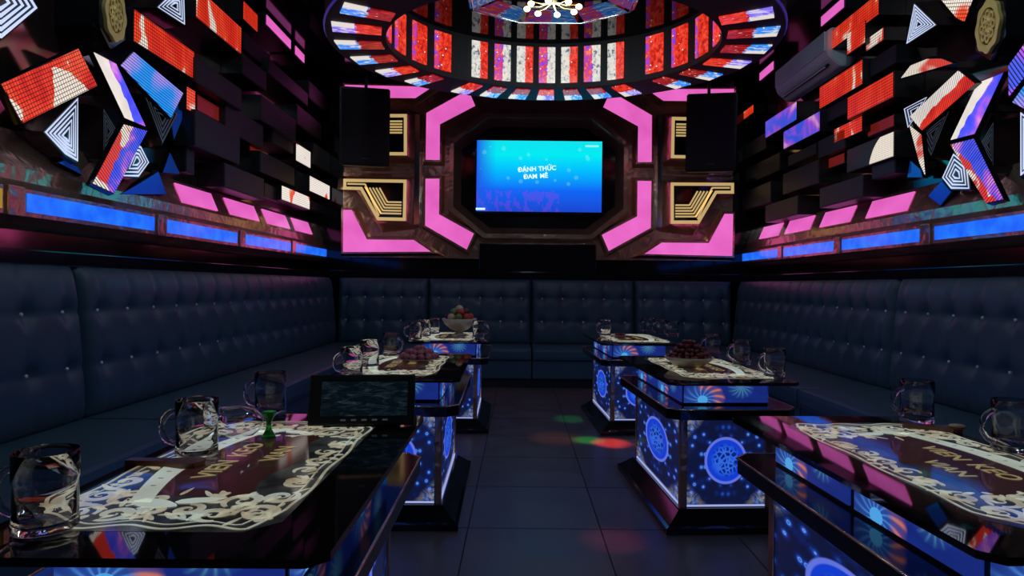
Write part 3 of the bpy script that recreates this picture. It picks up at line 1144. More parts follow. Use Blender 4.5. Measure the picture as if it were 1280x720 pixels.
nested_piece('unlit dark nested triangle beside the slim violet panel', [(128, 136), (146, 166), (128, 190)], LW, 'dim_line', n=4, out=-0.02)
medallion(141, 18, LW, 'oval gold openwork medallion on the wall facing the air conditioner', 0.24)
for px, lab in (([(212, 190), (225, 218), (203, 216)], 'small blue glass triangle beside the nested pentagon'), ([(228, 118), (231, 140), (217, 175), (213, 150)], 'narrow blue glass facet at the end of the sky-blue striped panel'), ([(172, 230), (198, 214), (208, 243), (150, 243)], 'blue glass facet under the nested pentagon facing the air conditioner'), ([(98, 210), (103, 219), (72, 203), (80, 199)], 'blue glass facet under the nested triangle light')):
    led_piece('glass_facet', lab, px, LW, 'blue_glass', out=-0.04)

RW = 1
nested_piece('nested-line triangle light below the red blocks on the air conditioner wall', [(1144, 5), (1171, 31), (1134, 55)], RW, n=5)
led_piece('led_panel', 'red LED panel at the ceiling beside the medallion on the air conditioner wall', [(1172, -6), (1220, -10), (1206, 28), (1196, 24)], RW, 'led_red')
medallion(1238, 33, RW, 'oval gold openwork medallion on the air conditioner wall', 0.24)
led_piece('led_panel', 'wedge-shaped LED panel with a red end and white stripes', [(1126, 98), (1138, 82), (1160, 72), (1178, 73), (1192, 79)], RW, 'led_cream')
led_piece('led_panel', 'slanted white and red LED panel below the striped wedge', [(1199, 87), (1220, 104), (1152, 164), (1137, 146)], RW, 'split_cream_red', out=0.07)
led_piece('led_panel', 'slanted violet and cream LED panel under the medallion on the air conditioner wall', [(1255, 90), (1223, 102), (1188, 176), (1218, 169)], RW, 'split_cream_violet', out=0.035)
led_piece('led_panel', 'striped violet-blue LED panel slanting down on the air conditioner wall', [(1188, 180), (1217, 172), (1255, 250), (1234, 255)], RW, 'split_violet_red', out=0.07)
nested_piece('nested-line pentagon light behind the striped violet panel on the air conditioner wall', [(1193, 192), (1179, 222), (1190, 236), (1213, 236), (1210, 205)], RW, n=4, out=-0.01)
led_piece('led_panel', 'violet LED panel leaning beside the medallion on the air conditioner wall', [(1260, 82), (1290, 42), (1290, 86), (1261, 122)], RW, 'led_violet')
led_piece('led_panel', 'dotted blue LED panel under the leaning violet panel', [(1265, 128), (1286, 98), (1310, 125), (1292, 143)], RW, 'led_blue')
nested_piece('big nested-line light right of the dark triangle on the air conditioner wall', [(1277, 140), (1330, 180), (1277, 220)], RW, n=5)
nested_piece('unlit dark nested triangle under the slanted white and red panel', [(1188, 138), (1152, 166), (1165, 195)], RW, 'dim_line', n=4, out=-0.02)
nested_piece('unlit dark nested triangle beside the striped violet panel on the air conditioner wall', [(1243, 153), (1226, 182), (1243, 209)], RW, 'dim_line', n=4, out=-0.02)
nested_piece('nested-line corner light peeping out behind the slanted white and red panel', [(1131, 136), (1160, 121), (1150, 140), (1136, 160)], RW, n=3, out=-0.01)
led_piece('led_panel', 'narrow red and cream LED sliver under the slanted white and red panel', [(1137, 156), (1152, 167), (1157, 220), (1150, 205)], RW, 'led_cream', out=0.035)
for px, lab in (([(1138, 200), (1152, 212), (1154, 222), (1134, 222)], 'small blue glass triangle beside the red and cream sliver'), ([(1178, 225), (1190, 240), (1176, 258), (1160, 245)], 'dark blue glass facet under the nested pentagon on the air conditioner wall')):
    led_piece('glass_facet', lab, px, RW, 'blue_glass', out=-0.04)


def block(sgn, x0, x1, yt, yb, mat, out=0.0, label=None, group=None):
    """box standing off the wall; x0 = pixel column of its edge nearer the camera, yt/yb rows there"""
    X = (LXL if sgn < 0 else LXR) - sgn * out
    a, b = at_x(x0, yt, X), at_x(x0, yb, X)
    c = at_x(x1, (yt + yb) / 2, X)
    y0, y1 = a.y, c.y
    z0, z1 = b.z, a.z
    L, H = abs(y1 - y0), z1 - z0
    cen = Vector((X, (y0 + y1) / 2, z0))
    root = thing('wall_block', label, 'wall block', cen, 0, group)
    wall = (XL if sgn < 0 else XR) - X
    bx = sorted((0.0, wall))
    new_obj('box', box_mesh((bx[0], -L / 2, 0), (bx[1], L / 2, H), 0.004), 'black_satin', root)
    f = -sgn * 0.004
    m = 0.008
    new_obj('led_screen', prism_mesh([(f, -L / 2 + m, m), (f, L / 2 - m, m), (f, L / 2 - m, H - m), (f, -L / 2 + m, H - m)], (sgn * 0.004, 0, 0), uvax=(0, 1, 0)), mat, root)


GD = {-1: 'dark blocks on the wall facing the air conditioner', 1: 'dark blocks on the air conditioner wall'}
LEFT = [
    (167, 243, 10, 52, 'led_red_plain', 0.03, 'broad red LED block beside the small nested triangle'),
    (245, 302, -18, 22, 'led_red_plain', 0.02, 'red LED block under the ceiling with a pale lower edge'),
    (304, 322, 0, 24, 'led_red_plain', 0.00, 'narrow red LED block next to the pink ceiling bars'),
    (233, 244, 107, 137, 'led_red', 0.02, 'slim block painted as a red side reflection above the row of dark blocks'),  # red reflection on a block side, built as a glowing face
    (246, 275, 117, 138, 'red_reflection', -0.05, 'block painted as a dull red reflection, set back among the dark blocks'),
    (352, 387, 231, 250, 'led_white', 0.02, 'white LED block with a red bloom above the pink strip'),
    (387, 412, 219, 239, 'led_white', 0.04, 'pale white LED block in the corner above the pink strip'),
    (370, 388, 178, 201, 'led_white', 0.00, 'small white and red LED block near the corner loudspeaker'),
    (312, 329, 180, 197, 'red_reflection', -0.06, 'small block painted as a dull red reflection deep between dark blocks'),
    (244, 302, 71, 102, None, 0.05, None), (303, 333, 66, 92, None, 0.03, None), (336, 385, 73, 92, None, 0.02, None),
    (243, 300, 136, 182, None, 0.05, None), (281, 329, 128, 162, None, 0.00, None), (280, 330, 203, 234, None, 0.05, None),
    (326, 370, 118, 150, None, 0.03, None), (371, 402, 130, 155, None, 0.00, None), (325, 368, 188, 214, None, 0.03, None),
    (340, 384, 157, 178, None, -0.02, None), (392, 414, 178, 205, None, 0.02, None), (304, 338, 38, 60, None, -0.03, None),
    (232, 243, 182, 215, None, -0.03, None), (330, 350, 228, 246, None, -0.03, None), (386, 412, 100, 122, None, 0.02, None),
    (388, 412, 250, 262, None, -0.03, None),
]
LB = iter(['broad unlit black block under the broad red block', 'unlit black block with a rounded look under the long pink bar', 'unlit black block below the short pink ceiling bar', 'largest unlit black block, below the dull red set-back block', 'unlit black block half hidden behind the largest black block', 'unlit black block just above the second pink ledge light', 'wide unlit black block between dull red and white lit blocks', 'unlit black block above the small white and red block', 'unlit black block left of the small white and red block', 'thin unlit black block over the white and red bloom blocks', 'narrow unlit black block in the corner above the pale white block', 'unlit black block beside the narrow red block under the ceiling', 'slim unlit black block beside the small blue glass triangle', 'small unlit black block beside the white bloom block', 'unlit black block in the corner behind the loudspeaker', 'low unlit black block under the pale white corner block'])
for x0, x1, yt, yb, mt, out, lab in LEFT:
    block(-1, x0, x1, yt, yb, mt or 'led_dark', out, lab or next(LB), 'lit blocks on the wall facing the air conditioner' if lab else GD[-1])
RIGHT = [
    (1099, 1041, -10, 18, 'led_red_plain', 0.05, 'bright red LED block above the air conditioner at the ceiling'),
    (1082, 1059, 25, 54, 'led_red_plain', 0.06, 'square red LED block above two stacked red blocks'),
    (1105, 1083, 33, 50, 'led_red_plain', 0.02, 'small red LED block set back beside the square red block'),
    (1079, 1025, 73, 105, 'led_red_plain', 0.05, 'red LED block right under the end of the air conditioner'),
    (1118, 1060, 88, 121, 'led_red_plain', 0.07, 'red LED block overlapping the one under the air conditioner'),
    (1078, 1043, 144, 164, 'led_red_plain', 0.02, 'red LED block above the half white block'),
    (996, 957, 126, 150, 'led_violet', 0.04, 'violet and blue LED block nearer the corner loudspeaker'),
    (1025, 980, 138, 164, 'led_violet', 0.06, 'violet and blue LED block overlapping its twin'),
    (1118, 1059, 163, 196, 'led_halfwhite', 0.06, 'dark LED block with a white curved patch'),
    (942, 928, 130, 141, 'led_red', 0.00, 'tiny red LED block by the corner loudspeaker'),
    (1056, 1030, 190, 204, 'red_reflection', -0.05, 'block painted as a dull red reflection, set back under the half white block'),
    (1118, 1085, 142, 158, 'red_reflection', -0.05, 'block painted as a dull red reflection, set back beside the half white block'),
    (1080, 1025, 218, 246, None, 0.05, None), (1024, 979, 199, 228, None, 0.04, None), (964, 928, 226, 252, None, 0.03, None),
    (998, 957, 244, 268, None, 0.05, None), (1057, 1023, 160, 184, None, 0.02, None), (975, 945, 190, 212, None, 0.02, None),
    (958, 930, 165, 185, None, 0.00, None), (1120, 1090, 195, 216, None, 0.02, None), (1021, 985, 178, 192, None, -0.02, None),
    (1120, 1088, 55, 78, None, 0.0, None), (1060, 1030, 120, 140, None, 0.0, None), (955, 932, 200, 218, None, 0.01, None),
]
RB = iter(['wide unlit black block under the dark block with the white patch', 'unlit black block under the violet and blue twins', 'unlit black block beside the corner pink panel and gold emblem', 'unlit black block just above the smallest pink ledge lights', 'unlit black block between violet block and white patch block', 'unlit black block below the violet block nearer the loudspeaker', 'unlit black block beside the loudspeaker, above a gold emblem', 'unlit black block beside the narrow red and cream sliver', 'thin unlit black block directly beneath the overlapping violet block', 'unlit black block between the small red block and the striped wedge', 'unlit black block between two red blocks below the air conditioner', 'small unlit black block near the loudspeaker edge'])
for x0, x1, yt, yb, mt, out, lab in RIGHT:
    block(1, x0, x1, yt, yb, mt or 'led_dark', out, lab or next(RB), 'lit blocks on the air conditioner wall' if lab else GD[1])

# the lit walls go on past the camera: unseen panels added for reflections
def unseen_piece(name, y, z, L, H, tilt, sgn, mat, lab):
    X = (LXL if sgn < 0 else LXR) - sgn * 0.045
    root = thing(name, lab, 'light panel', (X, y, z))
    c_, s_ = math.cos(tilt), math.sin(tilt)
    pts = [Vector((0, a * c_ - b * s_, a * s_ + b * c_)) for a, b in ((-L, -H), (L, -H), (L, H), (-L, H))]
    new_obj('housing', prism_mesh(pts, ((XL if sgn < 0 else XR) - X, 0, 0)), 'black_gloss', root)
    new_obj('led_screen', prism_mesh([p + Vector((-sgn * 0.004, 0, 0)) for p in pts], (sgn * 0.004, 0, 0), inset=0.008), mat, root)


for sgn, wn in ((-1, 'opposite the air conditioner'), (1, 'on the air conditioner wall')):
    unseen_piece('led_panel', 1.75, 2.55, 0.32, 0.11, 0.6 * sgn, sgn, 'led_red', 'unseen tilted red LED panel past the nested triangles, ' + wn)
    unseen_piece('led_panel', 1.10, 2.15, 0.32, 0.11, -0.5 * sgn, sgn, 'led_cream', 'unseen cream LED panel past the tilted red one, ' + wn)
    unseen_piece('led_panel', 0.45, 2.60, 0.34, 0.12, 0.3 * sgn, sgn, 'led_red_plain', 'unseen oblong red LED panel beside the cream one, ' + wn)
    unseen_piece('led_panel', -0.25, 2.20, 0.32, 0.12, -0.4 * sgn, sgn, 'led_red', 'unseen red LED panel close to the end wall, ' + wn)
    unseen_piece('led_panel', -0.85, 2.75, 0.30, 0.12, 0.5 * sgn, sgn, 'led_cream', 'unseen cream LED panel in the end corner, ' + wn)

# air conditioner
ac = thing('air_conditioner', 'pale wall-mounted air conditioner beside the ceiling light ring', 'air conditioner', (XR, 6.05, 3.02))
prof = [(0, 0.05), (-0.05, 0.0), (-0.13, 0.0), (-0.23, 0.08), (-0.25, 0.14), (-0.25, 0.29), (-0.21, 0.33), (0, 0.33)]
bm = bmesh.new()
A = [bm.verts.new((x, -0.55, z)) for x, z in prof]
B = [bm.verts.new((x, 0.55, z)) for x, z in prof]
for i in range(len(prof)):
    j = (i + 1) % len(prof)
    bm.faces.new([A[i], A[j], B[j], B[i]])
bm.faces.new(A)
bm.faces.new(B[::-1])
bmesh.ops.bevel(bm, geom=[e for e in bm.edges], offset=0.008, segments=2, affect='EDGES')
body = new_obj('casing', mesh_from(bm), 'ac_white', ac)
new_obj('front_cover', box_mesh((-0.262, -0.53, 0.135), (-0.245, 0.53, 0.30), 0.006), 'ac_white', ac)
vt = bmesh.new()
bm_box(vt, (-0.012, -0.46, -0.028), (0.012, 0.46, 0.028), 0.003)
new_obj('air_outlet', mesh_from(vt), 'dark_slot', ac, (-0.186, 0, 0.042), (0, math.radians(-51 + 90), 0))
new_obj('louvre', box_mesh((-0.006, -0.44, -0.02), (0.006, 0.44, 0.02)), 'ac_white', ac, (-0.200, 0, 0.030), (0, math.radians(60), 0))

# ------------------------------------------------------------------ ceiling light ring
RC = Vector((0.245, 5.10, 0))
ring = thing('ceiling_light_ring', 'black oval ceiling ring covered with red, white and blue LED tiles', 'ceiling light', (RC.x, RC.y, 3.0))
IN, OUT = (1.31, 1.04), (1.76, 1.46)
Z0, ZR = 0.0, 0.425


def ell(r, a, z):
    return Vector((r[0] * math.sin(a), r[1] * math.cos(a), z))


def band(loops, mat, name, parent, n=72, smooth=True):
    vs, fs = [], []
    m = len(loops)
    for k in range(n):
        a = 2 * math.pi * k / n
        for r, z in loops:
            vs.append(ell(r, a, z)[:])
    for k in range(n):
        j = (k + 1) % n
        for e in range(m - 1):
            fs.append([k * m + e, k * m + e + 1, j * m + e + 1, j * m + e])
    me = bpy.data.meshes.new(name)
    me.from_pydata(vs, [], fs)
    return new_obj(name, me, mat, parent)


band([(IN, ZR), (IN, 0.0), (OUT, 0.0), (OUT, ZC - 3.0)], 'ring_black', 'ring_body', ring)
band([(OUT, 0.02), ((OUT[0] + 0.012, OUT[1] + 0.012), 0.022), ((OUT[0] + 0.012, OUT[1] + 0.012), 0.035), (OUT, 0.037)], 'rim_wash', 'rim_wash', ring)
# recess plate
n = 72
me = bpy.data.meshes.new('plate')
me.from_pydata([ell(IN, 2 * math.pi * k / n, ZR)[:] for k in range(n)] + [(0, 0, ZR)], [], [[k, (k + 1) % n, n] for k in range(n)])
new_obj('recess_plate', me, 'recess_mirror', ring)

# tile angles: seven in front, groups at the sides, mirrored behind
ang = [k * 0.205 for k in range(-3, 4)]
sidea = [0.94 + k * 0.215 for k in range(6)]
angs = [(a, 'front') for a in ang] + [(s * a, 'side') for a in sidea for s in (-1, 1)] + [(math.pi - a, 'front') for a in ang]


def polar(a, r):
    """ray angle a (true angle) on an ellipse"""
    t = math.atan2(math.sin(a) / r[0], math.cos(a) / r[1])
    return ell(r, t, 0)


for i, (a, kind) in enumerate(angs):
    c = polar(a, IN)
    tang = Vector((IN[0] * c.y / IN[1], -IN[1] * c.x / IN[0], 0)).normalized()
    nrm = Vector((-c.x / IN[0] ** 2, -c.y / IN[1] ** 2, 0)).normalized()
    # upright tile
    w_ = 0.078 if kind == 'front' else 0.088
    cc = c + nrm * 0.015
    if tang.dot(Vector((1, 0, 0))) < 0 and kind == 'front':
        tang = -tang
    # reading direction seen from inside
    rd = Vector((0, 0, 1)).cross(nrm)
    pts = [cc - tang * w_ + Vector((0, 0, 0.045)), cc + tang * w_ + Vector((0, 0, 0.045)), cc + tang * w_ + Vector((0, 0, 0.385)), cc - tang * w_ + Vector((0, 0, 0.385))]
    if kind == 'front':
        m = 'tile_white_red' if i % 2 == 0 else 'tile_violet_white'
    else:
        m = 'tile_violet_red'
    new_obj('upright_led_tile', prism_mesh(pts, -nrm * 0.02, uvax=tang, uvnorm=True), m, ring)
    # flat tile under the ring
    dr = polar(a, OUT).normalized()
    p0, p1 = polar(a, (IN[0] + 0.04, IN[1] + 0.05)), polar(a, (OUT[0] - 0.05, OUT[1] - 0.05))
    pr = Vector((dr.y, -dr.x, 0))
    wi, wo = 0.070, 0.088
    pts = [p0 - pr * wi, p1 - pr * wo, p1 + pr * wo, p0 + pr * wi]
    pts = [p + Vector((0, 0, -0.010)) for p in pts]
    new_obj('flat_led_tile', prism_mesh(pts, (0, 0, 0.012), uvax=dr, uvnorm=True), 'tile_red_blue' if i % 3 else 'tile_red_white', ring)

# crystal chandelier inside the ring
ch = thing('chandelier', 'crystal chandelier with warm bulbs inside the ceiling ring', 'chandelier', (RC.x, RC.y, 3.424))
ch.scale = (1.05, 0.66, 0.60)
n = 8
ro, ri = 0.66, 0.46
for k in range(n):
    a0, a1 = 2 * math.pi * (k + 0.06) / n + math.pi / 8, 2 * math.pi * (k + 0.94) / n + math.pi / 8
    pts = [Vector((ro * math.sin(a0), ro * math.cos(a0), -0.10)), Vector((ro * math.sin(a1), ro * math.cos(a1), -0.10)), Vector((ri * math.sin(a1), ri * math.cos(a1), 0.0 - 0.002)), Vector((ri * math.sin(a0), ri * math.cos(a0), -0.002))]
    am = (a0 + a1) / 2
    new_obj('crystal_facet', prism_mesh(pts, Vector((math.sin(am), math.cos(am), 0.3)) * 0.02, uvax=pts[1] - pts[0], uvnorm=True), 'crystal_facet', ch)
circ = [(ro * 1.01 * math.sin(2 * math.pi * k / n + math.pi / 8), ro * 1.01 * math.cos(2 * math.pi * k / n + math.pi / 8), -0.105) for k in range(n)]
new_obj('rim', tube_mesh(circ, 0.012, 6, True), 'chrome', ch)
new_obj('stem', tube_mesh([(0, 0, 0), (0, 0, -0.12)], 0.03, 10), 'gold_metal', ch)
for k in range(8):
    a = 2 * math.pi * k / 8 + 0.2
    p = Vector((0.20 * math.sin(a), 0.20 * math.cos(a), -0.15))
    arm = new_obj('arm', tube_mesh([(0, 0, -0.10), p * 0.5 + Vector((0, 0, -0.08)), p], 0.007, 6), 'gold_metal', ch)
    bm = bmesh.new()
    bmesh.ops.create_uvsphere(bm, u_segments=12, v_segments=8, radius=0.026)
    for v in bm.verts:
        v.co.z *= 1.45
        v.co += p + Vector((0, 0, -0.03))
    new_obj('bulb', mesh_from(bm, True), 'bulb', arm)

# made-up fixtures added out of view for the fill lamps
for (x, y), lab in (((0.2, 1.3), 'added round ceiling fixture of a fill lamp between the near tables'), ((1.75, 3.35), 'added round ceiling fixture of a fill lamp on the air conditioner side'), ((-1.35, 3.35), 'added round ceiling fixture of a fill lamp opposite the air conditioner')):
    dl_ = thing('fill_lamp_fixture', lab, 'fill fixture', (x, y, ZC), 0, 'added fixtures of the fill lights')
    bm = lathe_bm([(0.11, 0.0), (0.115, -0.012), (0.10, -0.02), (0.075, -0.012), (0.07, 0.0)], 24)
    new_obj('trim_ring', mesh_from(bm, True), 'chrome', dl_)
    new_obj('lens', mesh_from(lathe_bm([(0.074, -0.002), (0.05, -0.008), (0, -0.010)], 24), True), 'porcelain', dl_)

# ------------------------------------------------------------------ sofas
def tufted(L, H, cols, rows, res=0.022):
    """tufted back cushion in local space: x along, z up, front towards -y; returns mesh"""
    nx_, nz_ = max(8, int(L / res)), int(H / res)
    def depth(x, z):
        # gentle pillow shape
        ex = min(x, L - x)
        ez = min(z, H - z)
        d = 0.075 * (1 - math.exp(-ex / 0.025)) * (1 - 0.55 * math.exp(-ez / 0.05))
        t = 1 - z / H
        d += 0.07 * t
        for r in rows:
            dz = z - r
            near = min(cols, key=lambda c: abs(c - x))
            dx = x - near
            d -= 0.030 * math.exp(-(dx * dx + dz * dz) / 0.0022)
            d -= 0.006 * math.exp(-(dz * dz) / 0.00025)
        near = min(cols, key=lambda c: abs(c - x))
        d -= 0.009 * math.exp(-((x - near) ** 2) / 0.0004)
        return d
    vs, fs = [], []
    for i in range(nx_ + 1):
        x = L * i / nx_
        for j in range(nz_ + 1):
            z = H * j / nz_
            vs.append((x, -depth(x, z), z))
    for i in range(nx_):
        for j in range(nz_):
            a = i * (nz_ + 1) + j
            fs.append([a, a + nz_ + 1, a + nz_ + 2, a + 1])
    # rim back to the board
    b = len(vs)
    border = [i * (nz_ + 1) for i in range(nx_ + 1)] + [nx_ * (nz_ + 1) + j for j in range(1, nz_ + 1)] + [i * (nz_ + 1) + nz_ for i in range(nx_ - 1, -1, -1)] + [j for j in range(nz_ - 1, 0, -1)]
    for k in border:
        vs.append((vs[k][0], 0.05, vs[k][2]))
    m = len(border)
    for k in range(m):
        fs.append([border[k], b + k, b + (k + 1) % m, border[(k + 1) % m]])
    me = bpy.data.meshes.new('tuft')
    me.from_pydata(vs, [], fs)
    bm = bmesh.new()
    bm.from_mesh(me)
    bmesh.ops.recalc_face_normals(bm, faces=bm.faces)
    bm.to_mesh(me)
    bm.free()
    for p in me.polygons:
        p.use_smooth = True
    return me, depth


bmb = bmesh.new()
bmesh.ops.create_uvsphere(bmb, u_segments=8, v_segments=6, radius=0.0105)
BTN = mesh_from(bmb, True)
BTN.materials.append(MATS['crystal_button'])
HB = 0.75


SOFA = thing('corner_sofa', 'long tufted dark blue leather corner sofa lining three walls', 'sofa', (0, 0, 0))


def sofa(origin, rotz, segs, seat_segs, depth=0.63):
    """one wing; segs along local x; the back board stands at local y = 0, seat towards -y"""
    M = Matrix.Translation(origin) @ Matrix.Rotation(rotz, 4, 'Z')
    def part(name, me, mat, loc=(0, 0, 0)):
        return new_obj(name, me, mat, SOFA, M @ Vector(loc), (0, 0, rotz))
    x0, x1 = seat_segs[0][0], seat_segs[-1][1]
    part('plinth', box_mesh((x0, -depth - 0.06, 0), (x1, 0.02, 0.10)), 'black_satin')
    for a, b in seat_segs:
        part('front_panel', box_mesh((a + 0.006, -depth - 0.09, 0.10), (b - 0.006, -0.02, 0.30), 0.012), 'leather')
        part('seat_cushion', box_mesh((a + 0.004, -depth - 0.12, 0.30), (b - 0.004, -0.03, 0.425), 0.035), 'leather')
    for a, b, n in segs:
        L = b - a
        cols = [L * (k + 0.5) / n for k in range(n)]
        rows = [0.26, 0.53]
        me, dp = tufted(L - 0.006, HB, cols, rows)
        bk = part('backrest', me, 'leather', (a + 0.003, 0.0, 0.42))
        for c in cols:
            for r in rows:
                new_obj('button', BTN, None, bk, (c, -dp(c, r) - 0.004, r))


yb = YB - 0.24
# far sofa: x from left to right
d535, d664, d793 = at_d(535, 400, 7.5).x, at_d(664, 400, 7.5).x, at_d(793, 400, 7.5).x
xa, xb = XL + 0.30, XR - 0.30
sofa((0, yb, 0), 0,
     [(xa + 0.07, d535, 5), (d535, d664, 5), (d664, d793, 5), (d793, xb - 0.07, 5)],
     [(xa - 0.02, d535), (d535, d664), (d664, d793), (d793, xb + 0.02)], 0.60)
# side sofas: left one faces +x (rotated +90 deg: local x -> +y, local -y -> +x)
ys = YF + 0.02
ye = yb - 0.78
dl, dr_ = 3.17, 4.33
yback = yb - 0.10
sofa((XL + 0.27, 0, 0), math.pi / 2,
     [(dl - 4.30, dl, 17), (dl, yback, 17)], [(ys, dl), (dl, ye)], 0.60)
sofa((XR - 0.27, 0, 0), -math.pi / 2,
     [(-yback, -dr_, 14), (-dr_, -(dr_ - 4.2), 18)], [(-ye, -dr_), (-dr_, -ys)], 0.60)


# ------------------------------------------------------------------ tables
def rect(cx, cy, hx, hy, z, ch=0.0):
    if ch <= 0:
        return [Vector((cx - hx, cy - hy, z)), Vector((cx + hx, cy - hy, z)), Vector((cx + hx, cy + hy, z)), Vector((cx - hx, cy + hy, z))]
    return [Vector((cx + sx, cy + sy, z)) for sx, sy in ((-hx + ch, -hy), (hx - ch, -hy), (hx, -hy + ch), (hx, hy - ch), (hx - ch, hy), (-hx + ch, hy), (-hx, hy - ch), (-hx, -hy + ch))]


TZ = 0.68
TH, TL_ = 0.30, 0.545        # half width / length of the top


def flat_mesh(polys, z):
    vs, fs = [], []
    for p in polys:
        b = len(vs)
        vs += [(q[0], q[1], z) for q in p]
        fs.append(list(range(b, b + len(p))))
    me = bpy.data.meshes.new('flat')
    me.from_pydata(vs, [], fs)
    bm = bmesh.new()
    bm.from_mesh(me)
    for f in bm.faces:
        f.normal_update()
        if f.normal.z < 0:
            f.normal_flip()
    bm.to_mesh(me)
    bm.free()
    return me


def spiral(cx, cy, r0, turns, a0, wid, flip=1, tail=0.0):
    """tapered scroll as quads"""
    polys = []
    n = int(16 * turns) + 6
    prev = None
    for i in range(n + 1):
        t = i / n
        a = a0 + flip * turns * 2 * math.pi * t
        r = r0 * (1 - 0.86 * t)
        c = Vector((cx + r * math.cos(a), cy + r * math.sin(a)))
        ww = wid * (0.35 + 1.3 * math.sin(math.pi * min(1, t * 1.15 + 0.08)))
        d = Vector((math.cos(a), math.sin(a)))
        cur = (c - d * ww / 2, c + d * ww / 2)
        if prev:
            polys.append([prev[0], prev[1], cur[1], cur[0]])
        prev = cur
    return polys


def leaf(cx, cy, l, w_, a):
    pts = []
    for k in range(10):
        t = 2 * math.pi * k / 10
        x, y = l * math.cos(t), w_ * math.sin(t) * (1 - 0.35 * math.cos(t))
        pts.append((cx + x * math.cos(a) - y * math.sin(a), cy + x * math.sin(a) + y * math.cos(a)))
    return pts


def ornament():
    R = random.Random(3)
    polys = []
    hx, hy = 0.215, 0.42
    # double border line with scalloped corners
    for q, ww in ((0.0, 0.007), (0.02, 0.004)):
        path = []
        for k in range(120):
            t = k / 120
            a = 2 * math.pi * t
            cxx = max(-1, min(1, 1.28 * math.cos(a)))
            cyy = max(-1, min(1, 1.28 * math.sin(a)))
            wob = 1 + 0.022 * math.sin(a * 12)
            path.append(Vector(((hx - q) * cxx * wob, (hy - q) * cyy * wob)))
        for k in range(120):
            a_, b_ = path[k], path[(k + 1) % 120]
            t_ = (b_ - a_)
            if t_.length < 1e-5:
                continue
            nn = Vector((-t_.y, t_.x)).normalized() * ww / 2
            polys.append([a_ - nn, b_ - nn, b_ + nn, a_ + nn])
    # scrolls at the corners and along the sides
    for sx in (-1, 1):
        for sy in (-1, 1):
            for (px_, py_, r, tn, a0) in ((0.165, 0.35, 0.042, 1.6, 0.3), (0.09, 0.36, 0.034, 1.4, 2.0), (0.175, 0.26, 0.034, 1.5, 4.0), (0.115, 0.285, 0.04, 1.4, 1.0), (0.03, 0.335, 0.028, 1.4, 5.0), (0.18, 0.17, 0.028, 1.4, 2.4), (0.06, 0.275, 0.022, 1.2, 3.0)):
                polys += spiral(sx * px_, sy * py_, r, tn, a0 * sx + (0 if sx * sy > 0 else math.pi), 0.012, sx * sy)
            for k in range(38):
                x = sx * R.uniform(0.01, 0.20)
                y = sy * R.uniform(0.23, 0.40)
                polys.append(leaf(x, y, R.uniform(0.010, 0.026), R.uniform(0.004, 0.008), R.uniform(0, 6.28)))
    for k in range(44):
        s = R.choice((-1, 1))
        polys.append(leaf(s * R.uniform(0.165, 0.205), R.uniform(-0.23, 0.23), R.uniform(0.012, 0.024), R.uniform(0.004, 0.008), R.uniform(0, 6.28)))
    for y in (-0.15, -0.08, 0.0, 0.08, 0.15):
        polys += spiral(0.165, y, 0.026, 1.3, y * 30, 0.009, 1 if y > 0 else -1)
    return polys


def banner():
    polys = []
    n = 28
    prev = None
    for i in range(n + 1):
        y = -0.30 + 0.60 * i / n
        x = -0.075 - 0.062 * math.cos(math.pi * y / 0.62)
        ww = 0.060 - 0.018 * abs(math.sin(math.pi * y / 0.6))
        cur = ((x - ww / 2, y), (x + ww / 2, y))
        if prev:
            polys.append([prev[0], prev[1], cur[1], cur[0]])
        prev = cur
    for s in (-1, 1):
        polys.append(leaf(-0.045, s * 0.305, 0.050, 0.022, s * 0.3))
        polys.append(leaf(0.03, s * 0.285, 0.045, 0.016, -s * 0.25))
    return polys


def maroon():
    L, Rr = [], []
    for i in range(21):
        y = -0.262 + 0.524 * i / 20
        L.append((-0.055 - 0.058 * math.cos(math.pi * y / 0.62), y))
        Rr.append((0.125 - 0.03 * abs(math.sin(math.pi * y / 0.3)) ** 2, y))
    return [L + Rr[::-1]]


